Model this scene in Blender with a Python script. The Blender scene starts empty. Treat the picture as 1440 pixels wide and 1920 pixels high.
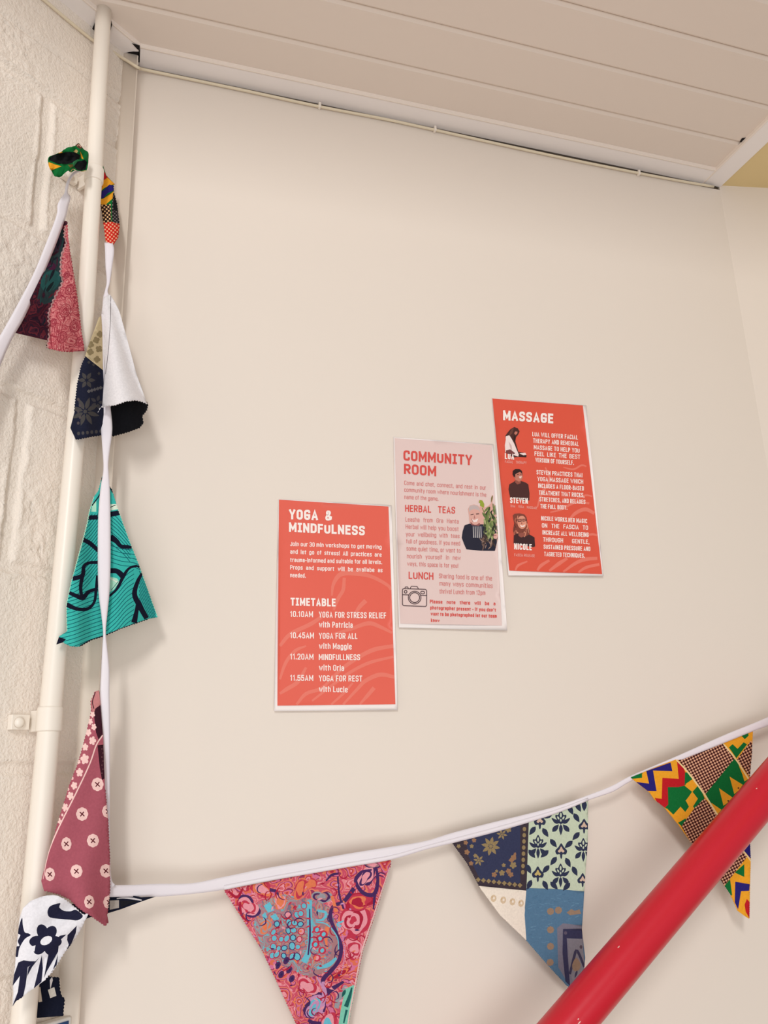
import bpy, math, random
import numpy as np
from mathutils import Vector, Matrix
from mathutils.geometry import delaunay_2d_cdt

random.seed(7)
rng = np.random.default_rng(7)
S = bpy.context.scene
COL = S.collection

# ------------------------------------------------------------------ camera
EYE = np.array([0.0, -1.16, 1.60])          # camera stands 1.16 m from the plastered wall
FPX = 1594.4                                 # focal length for a 1440 x 1920 frame
_a, _b, _c = -0.28915766, -0.32113236, -0.03447341
_Rx = np.array([[1,0,0],[0,math.cos(_a),-math.sin(_a)],[0,math.sin(_a),math.cos(_a)]])
_Ry = np.array([[math.cos(_b),0,math.sin(_b)],[0,1,0],[-math.sin(_b),0,math.cos(_b)]])
_Rz = np.array([[math.cos(_c),-math.sin(_c),0],[math.sin(_c),math.cos(_c),0],[0,0,1]])
ROT = _Rz @ _Rx @ _Ry
def _w(v): return Vector((v[0], v[2], -v[1]))
cam = bpy.data.objects.new('Camera', bpy.data.cameras.new('Camera'))
COL.objects.link(cam)
cx, cy, cz = _w(ROT[0]), -_w(ROT[1]), -_w(ROT[2])
cam.matrix_world = Matrix(((cx.x,cy.x,cz.x,EYE[0]),(cx.y,cy.y,cz.y,EYE[1]),(cx.z,cy.z,cz.z,EYE[2]),(0,0,0,1)))
cam.data.sensor_fit = 'VERTICAL'; cam.data.sensor_height = 36.0
cam.data.lens = FPX / 1920 * 36.0
cam.data.clip_start = 0.01
S.camera = cam

# ------------------------------------------------------------------ light and exposure
S.view_settings.view_transform = 'Standard'
S.view_settings.look = 'None'
S.view_settings.gamma = 1.0
S.view_settings.use_curve_mapping = False
S.view_settings.exposure = 0.0
world = bpy.data.worlds.new('World'); S.world = world; world.use_nodes = True
bg = world.node_tree.nodes['Background']
bg.inputs[0].default_value = (1.0, 0.995, 0.99, 1); bg.inputs[1].default_value = 0.36

def area(name, loc, target, sx, sy, power, col):
    l = bpy.data.lights.new(name, 'AREA'); l.shape = 'RECTANGLE'; l.size = sx; l.size_y = sy
    l.energy = power; l.color = col
    o = bpy.data.objects.new(name, l); COL.objects.link(o); o.location = loc
    o.rotation_euler = (Vector(target) - Vector(loc)).to_track_quat('-Z', 'Y').to_euler()
    return o
area('room_lamp', (-0.95, -3.5, 3.14), (0.25, 0, 1.6), 0.34, 0.85, 46, (1.0, 0.99, 0.975))
area('low_fill_light', (-0.35, -3.2, 0.95), (0.3, 0, 1.2), 3.0, 1.5, 46, (1.0, 1.0, 1.0))  # added broad fill, not a real window; lifts the lower wall

# ------------------------------------------------------------------ geometry helpers
AL = 0.67384056                               # the block wall meets the plaster wall at about 141 degrees
LN = np.array([math.sin(AL), -math.cos(AL), 0.0])    # its normal, into the room
LT = np.array([-math.cos(AL), -math.sin(AL), 0.0])   # along it, away from the corner

def rays(px, py):
    px = np.asarray(px, float); py = np.asarray(py, float)
    v = np.stack([px-720, py-960, np.full_like(px, FPX)], -1) @ ROT
    return np.stack([v[...,0], v[...,2], -v[...,1]], -1)
def on_back(px, py, off=0.0):
    """point `off` metres in front of the plaster wall, seen at a photo position"""
    d = rays(px, py); t = (1.16 - np.asarray(off, float)) / d[...,1]
    return EYE + d * t[...,None]
def on_left(px, py, off=0.0):
    """point `off` metres in front of the block wall"""
    d = rays(px, py); t = (np.asarray(off, float) - LN @ EYE) / (d @ LN)
    return EYE + d * t[...,None]
def on_level(px, py, z):
    d = rays(px, py); t = (z - EYE[2]) / d[...,2]
    return EYE + d * t[...,None]
PLANE = {'B': on_back, 'L': on_left}

def mk(name, verts, faces, mats, parent=None, fmat=None, smooth=True, uv=None):
    verts = np.asarray(verts, float)
    me = bpy.data.meshes.new(name)
    o = bpy.data.objects.new(name, me); COL.objects.link(o)
    org = np.zeros(3)
    if parent is not None:
        org = np.array(parent.matrix_basis.translation)
        p = parent.parent
        while p is not None:
            org = org + np.array(p.matrix_basis.translation); p = p.parent
        o.parent = parent
    elif len(verts):
        org = np.array([verts[:,0].mean(), verts[:,1].mean(), verts[:,2].min()])
        o.location = org
    me.from_pydata([tuple(v) for v in verts - org], [], [tuple(int(i) for i in f) for f in faces])
    if not isinstance(mats, (list, tuple)): mats = [mats]
    for m in mats: me.materials.append(m)
    if fmat is not None: me.polygons.foreach_set('material_index', np.asarray(fmat, np.int32))
    me.polygons.foreach_set('use_smooth', np.full(len(me.polygons), smooth))
    if uv is not None:
        l = me.uv_layers.new(name='UVMap')
        idx = np.zeros(len(me.loops), np.int32); me.loops.foreach_get('vertex_index', idx)
        l.data.foreach_set('uv', np.asarray(uv, np.float32)[idx].ravel())
    me.update()
    return o
def tag(o, label=None, cat=None, group=None, kind=None):
    if label: o['label'] = label
    if cat: o['category'] = cat
    if group: o['group'] = group
    if kind: o['kind'] = kind
    return o
def empty(name, loc, label, cat, group=None):
    o = bpy.data.objects.new(name, None); COL.objects.link(o); o.location = tuple(loc)
    o.empty_display_size = 0.05
    return tag(o, label, cat, group)

class MB:
    def __init__(s): s.v = []; s.f = []; s.m = []
    def add(s, v, f, m=0):
        n = len(s.v); s.v += [tuple(p) for p in v]; s.f += [tuple(i+n for i in q) for q in f]; s.m += [m]*len(f); return s
    def box(s, lo, hi, m=0, fr=None):
        x0,y0,z0 = lo; x1,y1,z1 = hi
        v = [(x0,y0,z0),(x1,y0,z0),(x1,y1,z0),(x0,y1,z0),(x0,y0,z1),(x1,y0,z1),(x1,y1,z1),(x0,y1,z1)]
        if fr is not None: v = [fr(*p) for p in v]
        return s.add(v, [(3,2,1,0),(4,5,6,7),(0,1,5,4),(1,2,6,5),(2,3,7,6),(3,0,4,7)], m)
    def tube(s, pts, r, n=20, caps=True, m=0):
        pts = [np.asarray(p, float) for p in pts]; rs = r if isinstance(r, (list, tuple)) else [r]*len(pts)
        up = np.array([0.31, -0.9, 0.29]); rows = []
        for i, p in enumerate(pts):
            t = pts[min(i+1, len(pts)-1)] - pts[max(i-1, 0)]; t /= np.linalg.norm(t)
            a = np.cross(t, up); a /= np.linalg.norm(a); b = np.cross(t, a)
            rows.append([p + rs[i]*(math.cos(2*math.pi*k/n)*a + math.sin(2*math.pi*k/n)*b) for k in range(n)])
        v = [q for r_ in rows for q in r_]
        f = [(i*n+k, i*n+(k+1)%n, (i+1)*n+(k+1)%n, (i+1)*n+k) for i in range(len(pts)-1) for k in range(n)]
        if caps: f += [tuple(range(n))[::-1], tuple((len(pts)-1)*n+k for k in range(n))]
        return s.add(v, f, m)
    def build(s, name, mats, parent=None, smooth=True, bevel=0, seg=2):
        o = mk(name, s.v, s.f, mats, parent, s.m, smooth)
        if bevel:
            b = o.modifiers.new('bevel', 'BEVEL'); b.width = bevel; b.segments = seg; b.limit_method = 'ANGLE'; b.angle_limit = 0.6
        if smooth:
            w = o.modifiers.new('wn', 'WEIGHTED_NORMAL') if bevel else None
        return o

# ------------------------------------------------------------------ materials
def lin(c): return tuple(((v/255)/12.92 if v/255 <= .04045 else ((v/255+.055)/1.055)**2.4) for v in c)
def rgba(c): return (*lin(c), 1)
def base_mat(name, rgb, rough=0.8, spec=0.3):
    m = bpy.data.materials.new(name); m.use_nodes = True
    b = m.node_tree.nodes['Principled BSDF']
    b.inputs['Base Color'].default_value = rgba(rgb); b.inputs['Roughness'].default_value = rough
    b.inputs['Specular IOR Level'].default_value = spec
    m.diffuse_color = rgba(rgb)
    return m, m.node_tree.nodes, m.node_tree.links, b
def paint(name, rgb, rough=0.6, var=0.04, scale=14, bump=0.1, bscale=180, spec=0.3, dist=0.002):
    m, N, L, b = base_mat(name, rgb, rough, spec)
    tc = N.new('ShaderNodeTexCoord')
    n1 = N.new('ShaderNodeTexNoise'); n1.inputs['Scale'].default_value = scale; n1.inputs['Detail'].default_value = 4
    L.new(tc.outputs['Object'], n1.inputs['Vector'])
    mx = N.new('ShaderNodeMix'); mx.data_type = 'RGBA'
    c = np.array(lin(rgb)); mx.inputs[6].default_value = (*np.clip(c*(1-var),0,1), 1); mx.inputs[7].default_value = (*np.clip(c*(1+var),0,1), 1)
    L.new(n1.outputs['Fac'], mx.inputs[0]); L.new(mx.outputs[2], b.inputs['Base Color'])
    n2 = N.new('ShaderNodeTexNoise'); n2.inputs['Scale'].default_value = bscale; n2.inputs['Detail'].default_value = 3
    L.new(tc.outputs['Object'], n2.inputs['Vector'])
    bp = N.new('ShaderNodeBump'); bp.inputs['Strength'].default_value = bump; bp.inputs['Distance'].default_value = dist
    L.new(n2.outputs['Fac'], bp.inputs['Height']); L.new(bp.outputs['Normal'], b.inputs['Normal'])
    return m
_fab = {}
def fab(rgb, var=0.10):
    """printed cotton of one colour with a woven grain"""
    key = tuple(rgb)
    if key in _fab: return _fab[key]
    m, N, L, b = base_mat('cotton_%d_%d_%d' % key, rgb, 0.95, 0.1)
    tc = N.new('ShaderNodeTexCoord')
    n1 = N.new('ShaderNodeTexNoise'); n1.inputs['Scale'].default_value = 420; n1.inputs['Detail'].default_value = 2
    L.new(tc.outputs['Object'], n1.inputs['Vector'])
    mx = N.new('ShaderNodeMix'); mx.data_type = 'RGBA'; c = np.array(lin(rgb))
    mx.inputs[6].default_value = (*np.clip(c*(1-var*1.6),0,1), 1); mx.inputs[7].default_value = (*np.clip(c*(1+var)+.004,0,1), 1)
    L.new(n1.outputs['Fac'], mx.inputs[0]); L.new(mx.outputs[2], b.inputs['Base Color'])
    bp = N.new('ShaderNodeBump'); bp.inputs['Strength'].default_value = 0.25; bp.inputs['Distance'].default_value = 0.0006
    L.new(n1.outputs['Fac'], bp.inputs['Height']); L.new(bp.outputs['Normal'], b.inputs['Normal'])
    _fab[key] = m
    return m
def marbled(name, cols, scale=5.0, warp=0.55, seed=0.0):
    """swirling multi-coloured print in the cloth's own flat coordinates"""
    m, N, L, b = base_mat(name, cols[0], 0.95, 0.1)
    uv = N.new('ShaderNodeUVMap'); uv.uv_map = 'UVMap'
    n = N.new('ShaderNodeTexNoise'); n.noise_dimensions = '3D'; n.inputs['Scale'].default_value = scale*0.55; n.inputs['Detail'].default_value = 3
    ad0 = N.new('ShaderNodeVectorMath'); ad0.operation = 'ADD'; ad0.inputs[1].default_value = (seed, seed*1.7, seed*.3)
    L.new(uv.outputs[0], ad0.inputs[0]); L.new(ad0.outputs[0], n.inputs['Vector'])
    sc = N.new('ShaderNodeVectorMath'); sc.operation = 'SCALE'; sc.inputs['Scale'].default_value = warp
    L.new(n.outputs['Color'], sc.inputs[0])
    ad = N.new('ShaderNodeVectorMath'); ad.operation = 'ADD'
    L.new(ad0.outputs[0], ad.inputs[0]); L.new(sc.outputs[0], ad.inputs[1])
    v = N.new('ShaderNodeTexVoronoi'); v.inputs['Scale'].default_value = scale; v.feature = 'F1'
    L.new(ad.outputs[0], v.inputs['Vector'])
    w = N.new('ShaderNodeMath'); w.operation = 'MULTIPLY'; w.inputs[1].default_value = 1.35
    L.new(v.outputs['Distance'], w.inputs[0])
    sep = N.new('ShaderNodeSeparateColor'); L.new(v.outputs['Color'], sep.inputs[0])
    a2 = N.new('ShaderNodeMath'); a2.operation = 'ADD'; L.new(w.outputs[0], a2.inputs[0])
    s3 = N.new('ShaderNodeMath'); s3.operation = 'MULTIPLY'; s3.inputs[1].default_value = 0.45
    L.new(sep.outputs[0], s3.inputs[0]); L.new(s3.outputs[0], a2.inputs[1])
    fr = N.new('ShaderNodeMath'); fr.operation = 'FRACT'; L.new(a2.outputs[0], fr.inputs[0])
    r = N.new('ShaderNodeValToRGB'); r.color_ramp.interpolation = 'CONSTANT'
    e = r.color_ramp.elements
    while len(e) < len(cols): e.new(0.5)
    for i, c in enumerate(cols): e[i].position = i/len(cols); e[i].color = rgba(c)
    L.new(fr.outputs[0], r.inputs[0]); L.new(r.outputs[0], b.inputs['Base Color'])
    return m
def checks(name, dark, light, scale=30, ang=0.75, bal=0.0, sy=1.0):
    """small staggered woven dots"""
    m, N, L, b = base_mat(name, dark, 0.95, 0.1)
    uv = N.new('ShaderNodeUVMap'); uv.uv_map = 'UVMap'
    mp = N.new('ShaderNodeMapping'); mp.inputs['Rotation'].default_value = (0,0,ang); mp.inputs['Scale'].default_value = (scale, scale*sy, 1)
    L.new(uv.outputs[0], mp.inputs[0])
    sp = N.new('ShaderNodeSeparateXYZ'); L.new(mp.outputs[0], sp.inputs[0])
    def sn(i):
        s = N.new('ShaderNodeMath'); s.operation = 'SINE'; L.new(sp.outputs[i], s.inputs[0]); return s
    mu = N.new('ShaderNodeMath'); mu.operation = 'MULTIPLY'; L.new(sn(0).outputs[0], mu.inputs[0]); L.new(sn(1).outputs[0], mu.inputs[1])
    gt = N.new('ShaderNodeMath'); gt.operation = 'GREATER_THAN'; gt.inputs[1].default_value = bal; L.new(mu.outputs[0], gt.inputs[0])
    mx = N.new('ShaderNodeMix'); mx.data_type = 'RGBA'; mx.inputs[6].default_value = rgba(dark); mx.inputs[7].default_value = rgba(light)
    L.new(gt.outputs[0], mx.inputs[0]); L.new(mx.outputs[2], b.inputs['Base Color'])
    return m

M_WALL = paint('cream_plaster', (231,220,209), 0.55, 0.015, 3, 0.05, 60)
M_BLOCK = paint('painted_block', (240,229,217), 0.65, 0.03, 10, 0.5, 300, dist=0.004)
M_PIPE = paint('pipe_gloss_paint', (242,233,221), 0.35, 0.02, 8, 0.03, 120, spec=0.45)
M_TRUNK = paint('trunking_paint', (234,222,208), 0.45, 0.02, 8, 0.03, 120)
M_PLANK = paint('ceiling_plank', (228,215,204), 0.5, 0.025, 2.2, 0.03, 40)
M_TRIM = paint('white_trim', (244,238,236), 0.4, 0.015, 6, 0.02, 80)
M_BEAD = paint('trim_bead', (240,228,218), 0.4, 0.01, 6, 0.02, 80)
M_YELLOW = paint('yellow_ceiling_paint', (226,203,152), 0.7, 0.02, 4, 0.05, 60)
M_DARK = paint('dark_gap', (26,20,20), 0.9, 0.05, 20)
M_FLOOR = paint('floor_vinyl', (176,166,156), 0.5, 0.08, 4, 0.05, 40)
M_CABLE = paint('cable_sheath', (226,213,188), 0.5, 0.04, 30, 0.05, 200)
M_CLIP = paint('clip_plastic', (240,230,218), 0.4, 0.02, 30)
M_RED = paint('red_gloss_paint', (200,24,44), 0.30, 0.04, 9, 0.04, 60, spec=0.5)
M_SCUFF = paint('scuff_bare_paint', (236,200,190), 0.7, 0.1, 60)
M_PAPER = paint('white_paper', (243,234,231), 0.6, 0.01, 8, 0.02, 90, spec=0.25)
M_CORAL = paint('coral_ink', (229,101,84), 0.42, 0.02, 5, 0.02, 90, spec=0.35)
M_CORAL3 = paint('coral_ink_deep', (224,88,68), 0.42, 0.02, 5, 0.02, 90, spec=0.35)
M_CORAL_L = paint('coral_ink_pale', (232,122,105), 0.42, 0.02, 5, 0.02, 90, spec=0.35)
M_PINKP = paint('pale_pink_ink', (229,204,199), 0.5, 0.015, 5, 0.02, 90, spec=0.3)
M_INKW = paint('white_ink', (250,238,232), 0.6, 0.01, 5)
M_INKR = paint('red_ink', (216,80,72), 0.6, 0.02, 5)
M_INKR2 = paint('soft_red_ink', (211,118,114), 0.6, 0.02, 5)
M_INKD = paint('dark_ink', (70,48,54), 0.6, 0.02, 5)
M_SIGNB = paint('sign_blue', (40,92,160), 0.4, 0.05, 20)
M_SIGNW = paint('sign_white', (236,234,228), 0.4, 0.02, 20)
_ink = {}
def ink(c):
    c = tuple(c)
    if c not in _ink: _ink[c] = paint('ink_%d_%d_%d' % c, c, 0.5, 0.03, 40, 0.02, 90, spec=0.3)
    return _ink[c]

# ------------------------------------------------------------------ flat drawing helpers (cloth and paper prints)
def cr(pts, n=6, closed=False):
    p = np.asarray(pts, float)
    if len(p) < 3: return p
    q = np.vstack([p[-1:], p, p[:2]]) if closed else np.vstack([2*p[0]-p[1], p, 2*p[-1]-p[-2]])
    out = []
    for i in range(1, len(q)-2):
        a,b_,c,d = q[i-1],q[i],q[i+1],q[i+2]
        for k in range(n):
            t = k/n
            out.append(.5*((2*b_)+(-a+c)*t+(2*a-5*b_+4*c-d)*t*t+(-a+3*b_-3*c+d)*t**3))
    if not closed: out.append(p[-1])
    return np.array(out)
def stroke(pts, w, n=5, taper=0):
    p = cr(pts, n) if n > 1 else np.asarray(pts, float)
    t = np.gradient(p, axis=0); t /= np.linalg.norm(t, axis=1)[:,None] + 1e-9
    nn = np.stack([-t[:,1], t[:,0]], 1)
    s = np.linspace(0, 1, len(p))
    k = np.full(len(p), w/2.0) if np.isscalar(w) else np.interp(s, np.linspace(0,1,len(w)), np.asarray(w)/2.0)
    if taper: k = k*np.clip(np.minimum(s, 1-s)/taper, 0.12, 1)
    return np.vstack([p+nn*k[:,None], (p-nn*k[:,None])[::-1]])
def ell(x, y, rx, ry=None, a=0.0, n=14):
    ry = rx if ry is None else ry; t = np.arange(n)*2*math.pi/n
    u, v = rx*np.cos(t), ry*np.sin(t)
    return np.stack([x+u*math.cos(a)-v*math.sin(a), y+u*math.sin(a)+v*math.cos(a)], 1)
def leaf(x, y, l, w, a, n=5):
    t = np.linspace(0, 1, n+1); top = np.stack([(t-.5)*l, w/2*np.sin(math.pi*t**.8)], 1)
    p = np.vstack([top, top[1:-1][::-1]*[1,-1]])
    return np.stack([x+p[:,0]*math.cos(a)-p[:,1]*math.sin(a), y+p[:,0]*math.sin(a)+p[:,1]*math.cos(a)], 1)
def rosette(x, y, r, k=5, depth=.3, a=0.0, n=40, sy=1.0):
    t = np.arange(n)*2*math.pi/n; rr = r*(1-depth+depth*np.abs(np.cos(k*(t-a)/2))**.7)
    return np.stack([x+rr*np.cos(t), y+sy*rr*np.sin(t)], 1)
def zig(pts, pitch=3.2, amp=1.3):
    """pinked (zigzag-cut) edge, slightly ragged"""
    p = np.asarray(pts, float); out = []; s = 1
    for a, b_ in zip(p[:-1], p[1:]):
        l = np.linalg.norm(b_-a); k = max(1, int(round(l/pitch))); n = np.array([-(b_-a)[1], (b_-a)[0]])/(l+1e-9)
        for i in range(k):
            out.append(a+(b_-a)*i/k + n*amp*s*(0.5+0.5*random.random())); s = -s
    out.append(p[-1])
    return np.array(out)
class T:
    """crop of the photo -> photo coordinates"""
    def __init__(s, x, y, k): s.o = np.array([x, y], float); s.k = k
    def __call__(s, pts): return s.o + np.asarray(pts, float)/s.k
def inside(P, poly):
    x, y = P[:,0], P[:,1]; r = np.zeros(len(P), bool); q = np.asarray(poly); j = len(q)-1
    if len(P) == 0: return r
    bb = (x >= q[:,0].min()) & (x <= q[:,0].max()) & (y >= q[:,1].min()) & (y <= q[:,1].max())
    if not bb.any(): return r
    xs, ys = x[bb], y[bb]; c = np.zeros(len(xs), bool)
    for i in range(len(q)):
        xi, yi = q[i]; xj, yj = q[j]
        if yi != yj:
            c ^= ((yi > ys) != (yj > ys)) & (xs < (xj-xi)*(ys-yi)/(yj-yi)+xi)
        j = i
    r[bb] = c
    return r
def partition(outline, layers, grid=7.0, jit=0.0):
    """triangulate an outline so that every printed shape has exact edges; returns 2-D verts, tris, layer index per tri"""
    pts, eds = [], []
    def loop(q):
        n0 = len(pts); k = len(q)
        pts.extend(Vector((float(a), float(b_))) for a, b_ in q); eds.extend((n0+i, n0+(i+1) % k) for i in range(k))
    loop(outline)
    for q, _ in layers: loop(q)
    o = np.asarray(outline); lo, hi = o.min(0), o.max(0)
    gx, gy = np.meshgrid(np.arange(lo[0]+grid/2, hi[0], grid), np.arange(lo[1]+grid/2, hi[1], grid))
    gx = gx + (np.arange(gx.shape[0]) % 2)[:,None]*grid/2
    G = np.stack([gx.ravel(), gy.ravel()], 1); G = G[inside(G, o)]
    pts.extend(Vector((float(a), float(b_))) for a, b_ in G)
    res = delaunay_2d_cdt(pts, eds, [], 0, 1e-4, False)
    V = np.array([tuple(v) for v in res[0]]); F = np.array([f for f in res[2] if len(f) == 3], int)
    C = V[F].mean(1); k = inside(C, o); F, C = F[k], C[k]
    lay = np.full(len(F), -1)
    for i, (q, _) in enumerate(layers): lay[inside(C, q)] = i
    used = np.unique(F); mp = np.full(len(V), -1); mp[used] = np.arange(len(used))
    return V[used], mp[F], lay
def cloth(surfs, name, parent, plane='B', thick=0.0007, uvk=100.0):
    """surfs: list of (outline, base material, layers, offset function); joined in one mesh"""
    AV, AF, AM, AU, mats = [], [], [], [], []
    def mi(m):
        if m not in mats: mats.append(m)
        return mats.index(m)
    for outline, basem, layers, off in surfs:
        V, F, lay = partition(outline, layers)
        P = PLANE[plane](V[:,0], V[:,1], off(V[:,0], V[:,1]))
        a = P[F]; nr = np.cross(a[:,1]-a[:,0], a[:,2]-a[:,0]); d = a[:,0]-EYE
        flip = (nr*d).sum(1) > 0; F = F.copy(); F[flip] = F[flip][:, ::-1]
        n0 = sum(len(v) for v in AV)
        AV.append(P); AF.append(F+n0); AU.append(V/uvk)
        bi = mi(basem); li = [mi(m) for _, m in layers]
        AM.append(np.array([bi if l < 0 else li[l] for l in lay]))
    o = mk(name, np.vstack(AV), np.vstack(AF), mats, parent, np.concatenate(AM), True, np.vstack(AU))
    if thick:
        s = o.modifiers.new('thickness', 'SOLIDIFY'); s.thickness = thick; s.offset = -1
    return o
def ribbon(rows, sub=5, cols=4, bow=0.0012):
    """rows: (xl, yl, xr, yr, offset, plane); smooth strip"""
    R = cr([r[:5] for r in rows], sub); pl = [r[5] for r in rows]
    v, f = [], []
    for i, r in enumerate(R):
        a = min(i/sub, len(rows)-1); k = int(a); fr = a-k; k2 = min(k+1, len(rows)-1)
        for j in range(cols+1):
            t = j/cols; x = r[0]+(r[2]-r[0])*t; y = r[1]+(r[3]-r[1])*t; of = r[4] + bow*math.sin(math.pi*t)
            if pl[k] == pl[k2]: p = PLANE[pl[k]](x, y, of)
            else:
                o2 = rows[k2][4]; o1 = rows[k][4]
                p = PLANE[pl[k]](x, y, o1)*(1-fr) + PLANE[pl[k2]](x, y, o2)*fr
            v.append(p)
    for i in range(len(R)-1):
        for j in range(cols):
            q = i*(cols+1)+j; f.append((q, q+cols+1, q+cols+2, q+1))
    return v, f
def ss(a, b_, x): t = np.clip((x-a)/(b_-a), 0, 1); return t*t*(3-2*t)

# ------------------------------------------------------------------ SETTING
Z_TRIM = 1.6 + 1.16*0.9367        # underside of the ceiling trim
Z_CEIL = Z_TRIM + 0.006            # face of the ceiling planks, just above the flat trim
X_END = float(on_back(1347, 340)[0])
def LW(u, off, z): p = LT*u + LN*off; return (p[0], p[1], z)

def vnoise(x, y, seed):
    r = np.random.default_rng(seed); tab = r.random((256,256))
    xi, yi = np.floor(x).astype(int), np.floor(y).astype(int); fx, fy = x-xi, y-yi
    fx, fy = fx*fx*(3-2*fx), fy*fy*(3-2*fy)
    g = lambda a, b_: tab[a % 256, b_ % 256]
    return (g(xi,yi)*(1-fx)+g(xi+1,yi)*fx)*(1-fy)+(g(xi,yi+1)*(1-fx)+g(xi+1,yi+1)*fx)*fy
def wall_left():
    us = np.concatenate([np.arange(0.007, 0.36, 0.0022), np.arange(0.37, 3.2, 0.03)])
    zs = np.concatenate([np.arange(0, 1.25, 0.03), np.arange(1.25, Z_CEIL+0.02, 0.0026)])
    U, Z = np.meshgrid(us, zs); k = 1.16/1.2
    K = lambda z: 1.6+(z-1.6)*k
    beds = [K(2.63), K(2.545), K(2.320), K(2.074), K(1.848), K(1.610), K(1.380), K(1.15)]
    sway = 0.004*(vnoise(U*14, Z*14, 3)-.5)
    dbed = np.min([np.abs(Z-b_+sway) for b_ in beds], 0)
    dv = np.full_like(U, 9.)
    for lo, hi, u0 in ((beds[2], beds[1], .152), (beds[4], beds[3], .148), (beds[3], beds[2], .385), (beds[5], beds[4], .385), (beds[6], beds[5], .155)):
        k_ = (Z > lo) & (Z < hi); dv = np.where(k_, np.abs(U-u0+sway), dv)
    big = vnoise(U*9, Z*9, 1)
    rough = 0.4*vnoise(U*130, Z*130, 5)+0.35*vnoise(U*260, Z*230, 6)+0.25*vnoise(U*60, Z*60, 7)
    amt = 0.30+0.70*ss(.35, .75, big)
    h = 0.0048*(rough-.5)*amt
    pit = ss(.74, .9, vnoise(U*170, Z*210, 9)*(.6+.4*big)); h -= 0.0035*pit
    jn = np.minimum(dbed*1.25, dv)
    j = 1-ss(.0055, .011, jn + .004*(vnoise(U*90, Z*90, 11)-.5))
    lip = np.exp(-((jn-.0125)/.003)**2)*ss(.3, .7, vnoise(U*40, Z*40, 12))
    h = h*(1-.8*j) - 0.0040*j + 0.0018*lip
    smooth = (Z > beds[0])[...]
    h = np.where(smooth, h*.35, h)
    P = LT*U[...,None] + LN*h[...,None]; P[...,2] = Z
    nz, nu = U.shape; i = np.arange(nz*nu).reshape(nz, nu)
    F = np.stack([i[:-1,:-1], i[1:,:-1], i[1:,1:], i[:-1,1:]], -1).reshape(-1,4)
    return tag(mk('wall_left', P.reshape(-1,3), F, M_BLOCK), 'cream painted rough block wall with wide mortar joints', kind='structure')
wall_left()

b = MB().box((-0.03,0,0), (X_END,0.06,Z_TRIM-.0068))
tag(b.build('wall_back', M_WALL, smooth=False), 'smooth cream plastered wall behind the posters', kind='structure')
TH = math.radians(11)
RW = lambda s, o, z: (X_END+math.cos(TH)*s+math.sin(TH)*o, -math.sin(TH)*s+math.cos(TH)*o, z)
b = MB().box((0,0,0), (1.7,0.06,Z_TRIM+0.01), fr=RW)
tag(b.build('wall_right', M_WALL, smooth=False), 'cream wall past the end of the planked ceiling', kind='structure')
b = MB(); b.add([(-3,-4,0),(3.2,-4,0),(3.2,0.1,0),(-3,0.1,0)], [(0,1,2,3)])
tag(b.build('floor', M_FLOOR, smooth=False), kind='structure')

# planked ceiling: V grooves between boards, running along the plaster wall
def groove_y(px, py): return float(on_level(px, py, Z_CEIL)[1])
GY = [groove_y(1190, 222), groove_y(1190, 136.5), groove_y(1240, 53)]
pitch = (GY[0]-GY[2])/2
GY = [GY[0]-i*pitch for i in range(7)]
Y_FRONT = GY[-1]-pitch*.5
prof = [(0.03, Z_CEIL)]
for g in GY: prof += [(g+.0075, Z_CEIL), (g+.0055, Z_CEIL+.0012), (g+.0012, Z_CEIL+.0035), (g+.0010, Z_CEIL+.009), (g-.0010, Z_CEIL+.009), (g-.0012, Z_CEIL+.0012), (g-.004, Z_CEIL)]
prof += [(Y_FRONT, Z_CEIL), (Y_FRONT, Z_CEIL+.05), (0.03, Z_CEIL+.05)]
XO0 = float(on_level(1401, 303, Z_TRIM)[0])
x0, x1 = -1.25, XO0-.002
v = [(x0,y,z) for y,z in prof]+[(x1,y,z) for y,z in prof]; n = len(prof)
f = [(i, i+n, (i+1)%n+n, (i+1)%n) for i in range(n)] + [tuple(range(n)), tuple(range(n, 2*n))[::-1]]
tag(mk('ceiling', v, f, M_PLANK, smooth=False), 'beige planked ceiling boards', kind='structure')
b = MB().box((XO0, -3.2, Z_TRIM+.004), (3.2, 0.2, Z_CEIL+.05))
tag(b.build('ceiling', M_YELLOW, smooth=False), 'yellow painted plaster ceiling past the planked part', kind='structure')

# trims: flat strips lapped under the edges of the boards, with a raised lip along the inner edge
X_T0 = float(on_level(262, 105, Z_TRIM)[0])
W1 = -float(on_level(800, 203.5, Z_TRIM)[1])
XI = float(on_level(1390, 273.5, Z_TRIM)[0]); XO = float(on_level(1401, 303, Z_TRIM)[0])
def trim(name, quad, label, lip):
    """quad: wall edge a->b, inner edge c->d (b next to c)"""
    q = [np.array(p, float)[:2] for p in quad]; m = MB()
    top = [(*p, Z_CEIL+.0005) for p in q]; bot = [(*p, Z_TRIM) for p in q]
    m.add(bot+top, [(0,1,2,3),(7,6,5,4),(0,4,5,1),(1,5,6,2),(2,6,7,3),(3,7,4,0)], 0)
    if lip:
        c, d_ = q[2], q[3]; t = (d_-c)/np.linalg.norm(d_-c); nn = (q[1]-c); nn = nn-t*(nn@t); nn /= np.linalg.norm(nn)
        v = [(*(p+nn*o), Z_TRIM+z) for p in (c, d_) for o, z in ((.0004,.0),(.0016,-.0007),(.0,-.0011),(-.0016,-.0006),(-.0016,.006))]
        m.add(v, [(i, (i+1)%5, (i+1)%5+5, i+5) for i in range(5)]+[(4,3,2,1,0),(5,6,7,8,9)], 1)
    return tag(m.build(name, [M_TRIM, M_BEAD], smooth=False), label, kind='structure')
trim('trim_1', [(X_T0,0),(XI,0),(XI,-W1),(X_T0,-W1)], 'white ceiling trim along the plaster wall', True)
W2 = 0.0262
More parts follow.
